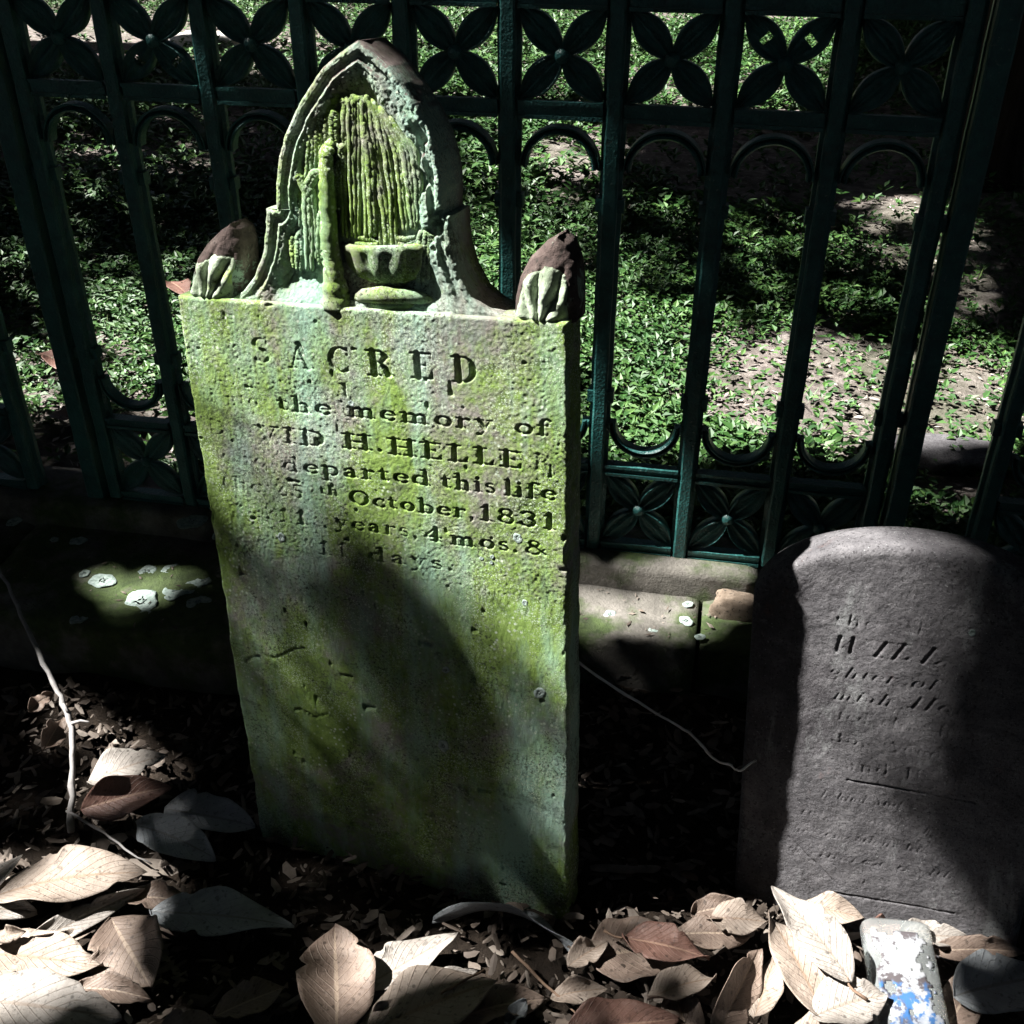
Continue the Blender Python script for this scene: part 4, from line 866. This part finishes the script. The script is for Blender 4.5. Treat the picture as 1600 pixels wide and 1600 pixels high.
V, F = scraps(16000, plot_pts, (.002, .017), 11, 8)
obj('leaf_litter', mesh_np('leaf_litter', V, F, False), M_LITTER, None, None, kind='stuff', label='crumbled dry leaf scraps over the dark soil of the plot', category='leaf litter')
def big_pts(n, rg):
    x = rg.uniform(-1.5, 1.6, n); y = rg.uniform(.35, 1.35, n); ok = fence_v(x, y) < np.where((x-FP[0])*FX[0]+(y-FP[1])*FX[1] < -.33, -.37, -.24); x, y = x[ok], y[ok]
    z = .03*(fbm(x*2, y*2, 50)-.5)+.035*(fbm(x*11, y*11, 51)-.5)+.004+.012*rg.random(len(x)); return np.stack([x, y, z], -1)
V, F = scraps(170, big_pts, (.025, .055), 12, 16, tilt=.3)
obj('broken_leaves', mesh_np('broken_leaves', V, F, True), M_LITTER, None, None, kind='stuff', label='broken brown leaves strewn between the headstones', category='leaf litter')
def ledge_pts(n, rg):
    u = rg.uniform(-1.4, .7, n); v = np.where(u < -.35, rg.uniform(-.31, -.06, n), rg.uniform(-.19, -.06, n)); p = FP[None, :2]+u[:, None]*FX[None, :2]+v[:, None]*FB[None, :2]
    return np.concatenate([p, np.full((n, 1), .109)], 1)
V, F = scraps(420, ledge_pts, (.002, .009), 13, 4, tilt=.25)
obj('kerb_crumbs', mesh_np('kerb_crumbs', V, F, False), M_LITTER, None, None, kind='stuff', label='specks of leaf crumb and moss on the kerb ledge', category='leaf litter')
PATCH = [(at(x, y, LAWN_Z)[:2], r) for x, y, r in [(1180, 250, .5), (1300, 270, .45), (1420, 300, .45), (1500, 250, .6), (1240, 600, .23), (1330, 590, .23), (1160, 640, .1), (1370, 660, .15), (1490, 615, .17), (1480, 390, .25), (880, 245, .14), (1040, 225, .28), (60, 60, .7), (220, 60, .5), (120, 720, .12), (240, 700, .1), (1540, 460, .2), (1500, 740, .12), (700, 500, .1)]]
def bare(x, y):
    b = np.zeros(x.shape)
    for (c, r) in PATCH: b = np.maximum(b, 1-np.hypot(x-c[0], (y-c[1])*.8)/(r*1.5))
    return np.clip(b*2.2, 0, 1)
def lawn_pts(n, rg, y0, y1, keep=True):
    y = y0+(y1-y0)*rg.random(n); half = .62*y+.35; x = (rg.random(n)*2-1)*half
    ok = (fence_v(x, y) > .09); den = sstep(.30, .48, fbm(x*1.6, y*1.6, 44))*.7+.3; den = den*(1-.9*bare(x, y))
    if not keep: den = 1-den*.7
    ok &= rg.random(n) < den; x, y = x[ok], y[ok]; return np.stack([x, y, lawn_h(x, y)], -1)
def foliage(C, rg, Lr, asp, hmax, fold=.25, per=4):
    n0 = len(C); C = np.repeat(C, per, 0); n = len(C)
    a = rg.random(n)*6.28; L = Lr[0]+(Lr[1]-Lr[0])*rg.random(n); up = rg.uniform(-.15, .75, n); h = np.repeat(rg.random(n0)*hmax, per)*(.5+.7*rg.random(n))
    ca, sa = np.cos(a), np.sin(a); cu, su = np.cos(up), np.sin(up)
    e1 = np.stack([ca*cu, sa*cu, su], -1); e2 = np.stack([-sa, ca, np.zeros(n)], -1); e3 = np.cross(e1, e2)
    r = rg.random(n)*.012; B = C+np.stack([ca*r, sa*r, h], -1); W = (L*asp)[:, None]; Lc = L[:, None]
    mid = B+e1*Lc*.5+e3*0; 
    V = np.stack([B, B+e1*Lc*.38+e2*W*.5+e3*W*fold, B+e1*Lc, B+e1*Lc*.38-e2*W*.5+e3*W*fold], 1)
    i = np.arange(n)*4; F = np.concatenate([np.stack([i, i+1, i+2], -1), np.stack([i, i+2, i+3], -1)])
    return V.reshape(-1, 3), F
rg = np.random.default_rng(21)
V1, F1 = foliage(lawn_pts(52000, rg, 1.5, 3.6), rg, (.012, .027), .6, .045)
V2, F2 = foliage(lawn_pts(52000, rg, 3.5, 8.8), rg, (.02, .045), .58, .06)
Cb = lawn_pts(9000, rg, 1.5, 7.5); Cb = Cb[fbm(Cb[:, 0]*3.1, Cb[:, 1]*3.1, 47) > .54]
V3, F3 = foliage(Cb, rg, (.022, .038), .6, .065, .2, 7)
obj('ground_cover', mesh_np('ground_cover', np.concatenate([V1, V2, V3]), np.concatenate([F1, F2+len(V1), F3+len(V1)+len(V2)]), False), M_COVER, None, None, kind='stuff', label='low leafy green ground cover beyond the iron fence', category='ground cover')
Vg, Fg = foliage(lawn_pts(9000, rg, 1.5, 8.5), rg, (.03, .07), .06, .01, 0., 3)
obj('grass', mesh_np('grass', Vg, Fg, False), M_GRASS, None, None, kind='stuff', label='thin grass blades among the ground cover', category='grass')
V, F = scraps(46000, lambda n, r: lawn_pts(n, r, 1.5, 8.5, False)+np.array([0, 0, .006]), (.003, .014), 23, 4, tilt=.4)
obj('lawn_litter', mesh_np('lawn_litter', V, F, False), M_CHIPS, None, None, kind='stuff', label='leaf scraps and bark bits coloured sunlit-pale on the bare lawn patches', category='leaf litter')

# ------------------------------------------------------------------ shade trees: unseen crowns with gaps cut to shape the sun patches
UA = unit(np.cross([0, 0, 1.], SUN)); VA = np.cross(SUN, UA)
def uv(P): P = np.asarray(P); return np.stack([P @ UA, P @ VA], -1)
GAPS = []        # (polygon on the sun plane, share of light let through)
def gap(plane, pts, tau):
    Q = [on(x, y, plane[0], plane[1]) for x, y in pts]; GAPS.append((uv(np.array(Q)), tau))
Zn = np.array([0, 0, 1.]); G0 = (np.array([0, 0, .03]), Zn); GK = (np.array([0, 0, .107]), Zn); GL = (np.array([0, 0, LAWN_Z+.02]), Zn); S1 = (B1, N1); S2 = (B2, N2)
gap(S1, [(440, 600), (980, 600), (960, 880), (940, 1060), (870, 1020), (800, 930), (730, 860), (640, 815), (560, 770), (480, 700)], .95)
gap(S1, [(190, -140), (1080, -140), (1040, 640), (450, 650), (390, 590), (150, 590)], 1.)
gap(S1, [(320, 850), (400, 870), (450, 1000), (430, 1130), (370, 1150), (340, 1000)], .2)
gap(S1, [(250, 540), (420, 560), (460, 660), (500, 730), (420, 800), (310, 760)], .22)
gap(S1, [(720, 800), (980, 820), (960, 1130), (880, 1130), (800, 960)], .26)
gap(S1, [(560, 720), (820, 860), (880, 1050), (760, 1000), (620, 860)], .12)
gap(S1, [(420, 980), (880, 980), (880, 1200), (760, 1320), (560, 1330), (420, 1180)], .012)
gap(S2, [(1220, 890), (1280, 825), (1350, 812), (1320, 890), (1260, 920)], .6)
gap(S2, [(1270, 910), (1350, 870), (1370, 980), (1440, 1080), (1500, 1200), (1520, 1320), (1420, 1400), (1210, 1400), (1230, 1280), (1310, 1050)], .075)
gap(S2, [(1230, 1380), (1330, 1390), (1470, 1420), (1490, 1450), (1230, 1450)], .95)
gap(S2, [(1480, 820), (1620, 840), (1620, 910), (1520, 900)], .35)
gap(G0, [(-60, 1325), (200, 1330), (235, 1370), (225, 1410), (170, 1460), (190, 1500), (150, 1520), (-60, 1500)], .85)
gap(G0, [(-60, 1545), (120, 1550), (195, 1590), (190, 1650), (-60, 1650)], .5); gap(G0, [(140, 1440), (235, 1440), (250, 1540), (160, 1520)], .5)
gap(G0, [(125, 1165), (225, 1165), (225, 1245), (125, 1245)], .9); gap((np.array([0, 0, .085]), Zn), [(85, 1080), (125, 1080), (130, 1210), (95, 1210)], .8); gap(G0, [(40, 1070), (100, 1075), (90, 1160), (50, 1160)], .4)
gap(G0, [(450, 1430), (600, 1430), (600, 1620), (450, 1640)], .2); gap(G0, [(575, 1480), (720, 1450), (710, 1535), (590, 1560)], .85); gap(G0, [(560, 1525), (900, 1490), (900, 1640), (540, 1640)], .17)
gap(G0, [(920, 1410), (1200, 1380), (1420, 1420), (1500, 1640), (880, 1640)], .15); gap(G0, [(1165, 1360), (1290, 1370), (1340, 1530), (1220, 1510)], .36); gap(G0, [(1320, 1440), (1475, 1440), (1505, 1640), (1330, 1640)], .6); gap(G0, [(1060, 1430), (1200, 1420), (1210, 1500), (1080, 1500)], .35)
gap(G0, [(1400, 1440), (1540, 1440), (1560, 1520), (1470, 1530)], .45)
gap(GK, [(870, 925), (1095, 938), (1120, 915), (1210, 905), (1210, 945), (1150, 958), (1112, 976), (1040, 980), (900, 976)], .7)
gap(GK, [(150, 895), (365, 885), (365, 940), (175, 948)], .3); gap((np.array([0, 0, .25]), Zn), [(1030, 1090), (1205, 1140), (1205, 1235), (1110, 1225)], 1.)
for pts, tau in [([(-60, -60), (1340, -60), (1330, 60), (1260, 170), (1000, 165), (700, 150), (330, 95), (-60, 60)], .75), ([(740, 180), (950, 190), (940, 270), (750, 280)], .6), ([(690, 280), (960, 280), (960, 480), (700, 480)], .16), ([(60, 160), (340, 180), (330, 380), (80, 380)], .02), ([(690, 370), (800, 380), (800, 470), (700, 470)], .5),
        ([(930, 470), (1095, 490), (1095, 720), (930, 720)], .8), ([(1095, 545), (1250, 540), (1410, 560), (1400, 640), (1300, 720), (1090, 720)], .92), ([(1400, 555), (1600, 550), (1600, 690), (1400, 700)], .92),
        ([(5, 540), (150, 560), (155, 645), (20, 650)], .5), ([(150, 490), (310, 470), (310, 650), (165, 640)], .7), ([(880, 320), (1500, 330), (1500, 560), (880, 500)], .06), ([(40, 380), (300, 380), (300, 500), (60, 520)], .07),
        ([(1360, 290), (1500, 310), (1480, 340), (1340, 320)], .35), ([(1575, 130), (1640, 130), (1640, 240), (1570, 230)], .6), ([(40, 650), (160, 660), (160, 760), (60, 770)], .14), ([(1410, 690), (1540, 700), (1530, 830), (1400, 830)], .09),
        ([(200, 690), (300, 690), (300, 760), (210, 760)], .3), ([(930, 720), (1110, 720), (1110, 790), (930, 790)], .3)]: gap(GL, pts, tau)
SF = (FP, -FB)
for pts, tau in [([(930, 560), (1100, 600), (1400, 640), (1410, 810), (1100, 815), (920, 810)], .7), ([(1380, 200), (1500, 200), (1420, 820), (1370, 800)], .3), ([(20, -10), (480, 0), (480, 180), (40, 170)], .45), ([(690, 140), (1140, 150), (1140, 240), (690, 230)], .5), ([(1520, 540), (1620, 540), (1620, 840), (1510, 840)], .5), ([(780, 200), (960, 200), (960, 620), (900, 640), (900, 380), (790, 380)], .25)]: gap(SF, pts, tau)
COVER = 6.
SLABWIN = uv(np.array([on(x, y, B1, N1) for x, y in [(180, -160), (1020, -160), (1000, 1560), (220, 1560)]]))
def keep_leaf(P3, rg, size, fine=False):
    """P3 (n,3,3): base, middle, tip of each leaf. A leaf stays unless it hangs in a gap cut for a sun patch."""
    n = len(P3); tau = np.full(n, .004); q = uv(P3)
    q0 = q[:, 1]*5.; q = q+(np.stack([fbm(q0[:, 0], q0[:, 1], 301, 3), fbm(q0[:, 0]+40, q0[:, 1]+9, 311, 3)], -1)-.5)[:, None, :]*(.02 if fine else .07)
    big = np.zeros(n, bool)
    if not fine:
        for j in range(q.shape[1]): big |= inpoly(q[:, j, 0], q[:, j, 1], SLABWIN)
    for poly, t in GAPS:
        hit = np.zeros(n, bool)
        for j in range(q.shape[1]): hit |= inpoly(q[:, j, 0], q[:, j, 1], poly)
        tau = np.where(hit, np.maximum(tau, t), tau)
    p = np.clip(-np.log(np.maximum(tau, 1e-3))/(5.5 if fine else COVER), 0, 1)
    cl = fbm(q[:, 1, 0]*7, q[:, 1, 1]*7, 99, 3); cl = np.clip((cl-.5)*2.2+.5, 0, 1)
    if size.mean() > .2: return (tau < .015) & ~big        # the big high leaves stay clear of every gap
    return ((.8*rg.random(n)+.2*cl < p) | (tau < .005)) & ~big
def crown_leaves(C, rg, L0, L1, asp, fine=False):
    n = len(C); a = rg.random(n)*6.28; up = rg.uniform(-.7, .5, n); L = L0+(L1-L0)*rg.random(n)
    e1 = np.stack([np.cos(a)*np.cos(up), np.sin(a)*np.cos(up), np.sin(up)], -1); roll = rg.uniform(-.7, .7, n)[:, None]
    e2 = np.stack([-np.sin(a), np.cos(a), np.zeros(n)], -1); e3 = np.cross(e1, e2); w = e2*np.cos(roll)+e3*np.sin(roll)
    Lc = L[:, None]; W = Lc*asp
    P3 = np.stack([C-e1*Lc*.5, C, C+e1*Lc*.5] + ([C+w*W*.45, C-w*W*.45, C+e1*Lc*.25+w*W*.4, C+e1*Lc*.25-w*W*.4, C-e1*Lc*.25+w*W*.4, C-e1*Lc*.25-w*W*.4] if True else []), 1); k = keep_leaf(P3, rg, L, fine)
    C, e1, w, Lc, W, e3 = C[k], e1[k], w[k], Lc[k], W[k], e3[k]
    V = np.stack([C-e1*Lc*.5, C-e1*Lc*.15+w*W*.5, C+e1*Lc*.2+w*W*.42, C+e1*Lc*.5, C+e1*Lc*.2-w*W*.42, C-e1*Lc*.15-w*W*.5], 1); return V
TREES = [((1.69, 4.02), .115, 'dark tree trunk beyond the fence gap at upper right, its crown out of the picture'), ((-4.6, 6.6), .2, 'broad unseen evergreen tree added for shade, far left beyond the fence'), ((4.2, -1.0), .2, 'unseen evergreen tree added for shade, right of the viewpoint'),
         ((-2.2, -3.6), .22, 'unseen evergreen tree added for shade, behind the viewpoint to the left'), ((-7.2, 1.2), .24, 'large unseen evergreen tree added for shade at the left, towards the sun'), ((6.2, 7.2), .2, 'unseen evergreen tree added for shade, far right beyond the fence'),
         ((.5, 11.5), .22, 'unseen evergreen tree added for shade, far behind the fence'), ((2.2, -6.0), .2, 'unseen evergreen tree added for shade, far behind the viewpoint')]  # all but the first are unseen, put in for shade
rg = np.random.default_rng(5); parts = []
def layer(n, x0, x1, y0, y1, z0, z1): return np.stack([rg.uniform(x0, x1, n), rg.uniform(y0, y1, n), rg.uniform(z0, z1, n)], -1)
# added leaf layers: fine over graves, over lawn, high cover, ring against low sky
parts.append(crown_leaves(layer(32000, -6.4, -1.8, .1, 2.6, 4.6, 5.8), rg, .07, .13, .42))
parts.append(crown_leaves(layer(56000, -9.5, 2.5, 0, 9.6, 4.3, 5.8), rg, .13, .24, .42))
parts.append(crown_leaves(layer(40000, -10, 10, -8, 13, 4.6, 7), rg, .28, .55, .5))
parts.append(crown_leaves(layer(34000, -12, 12, -10, 15, 6.2, 9), rg, .4, .7, .5))
nsk = 26000; a = rg.random(nsk)*6.28; r = rg.uniform(9, 12, nsk); C = np.stack([r*np.cos(a)*1., 2.2+r*1.02*np.sin(a), rg.uniform(.2, 6, nsk)], -1)
parts.append(crown_leaves(C, rg, .4, .75, .5))
qa, qb = SLABWIN.min(0)-.03, SLABWIN.max(0)+.03; nf = int(6.5*np.prod(qb-qa)/.00047)       # small leaves added along the sun's line to shape the tall stone's dapple
uu_ = rg.uniform(qa[0], qb[0], nf); vv_ = rg.uniform(qa[1], qb[1], nf); base_ = uu_[:, None]*UA+vv_[:, None]*VA; tt_ = (rg.uniform(4.3, 5.6, nf)-base_[:, 2])/SUN[2]
parts.append(crown_leaves(base_+tt_[:, None]*SUN, rg, .035, .065, .42, True))
VV = np.concatenate(parts); cen = VV.mean(1)
tp = np.array([t[0] for t in TREES]); own = np.argmin(((cen[:, None, :2]-tp[None])**2).sum(-1), 1)
for i, ((tx, ty), tr, label) in enumerate(TREES):
    t = thing('shade_tree', label, 'tree', Matrix.Translation((tx, ty, 0)), 'evergreen shade trees')
    gz_ = LAWN_Z-.06; m = MB(); hh = 7.5; rgi = np.random.default_rng(i+70)
    pts = [(0, 0, gz_-.1), (0, 0, gz_+.02), (.01, 0, gz_+.12), (.02, .01, .6), (.05, .03, 2.), (.1, .02, 4.), (.12, 0, hh)]
    m.tube(pts, [tr*1.7, tr*1.45, tr*1.12, tr, tr*.85, tr*.6, tr*.15], 16)
    obj('trunk', m.mesh('trunk', True), M_BARK, t)
    mine = VV[own == i]-np.array([tx, ty, 0])
    nb = 7
    for b in range(nb):
        aa = b*6.28/nb+rgi.random(); zz = 3.6+2.6*b/nb; rr_ = 1.2+1.2*rgi.random()
        lim = np.array([(rr_*q*math.cos(aa)+tx, rr_*q*math.sin(aa)+ty, zz+1.1*q) for q in np.linspace(0, 1.1, 12)]); lq = uv(lim)
        if any(inpoly(lq[:, 0], lq[:, 1], np.asarray(pg)+o_).any() for pg, t_ in GAPS for o_ in ((0, 0), (.15, 0), (-.15, 0), (0, .15), (0, -.15), (.3, 0), (-.3, 0), (0, .3), (0, -.3))): continue
        obj('limb', MB().tube([(.04, .01, zz), (rr_*.4*math.cos(aa), rr_*.4*math.sin(aa), zz+.5), (rr_*math.cos(aa), rr_*math.sin(aa), zz+.85+.4*rgi.random())], [tr*.4, tr*.28, tr*.1], 8).mesh('limb', True), M_BARK, t)
    if len(mine):
        k = np.arange(len(mine))*6; F = np.concatenate([np.stack([k, k+1, k+2, k+3], -1), np.stack([k, k+3, k+4, k+5], -1)])
        obj('crown', mesh_np('crown', mine.reshape(-1, 3), F, False), M_CROWN, t)
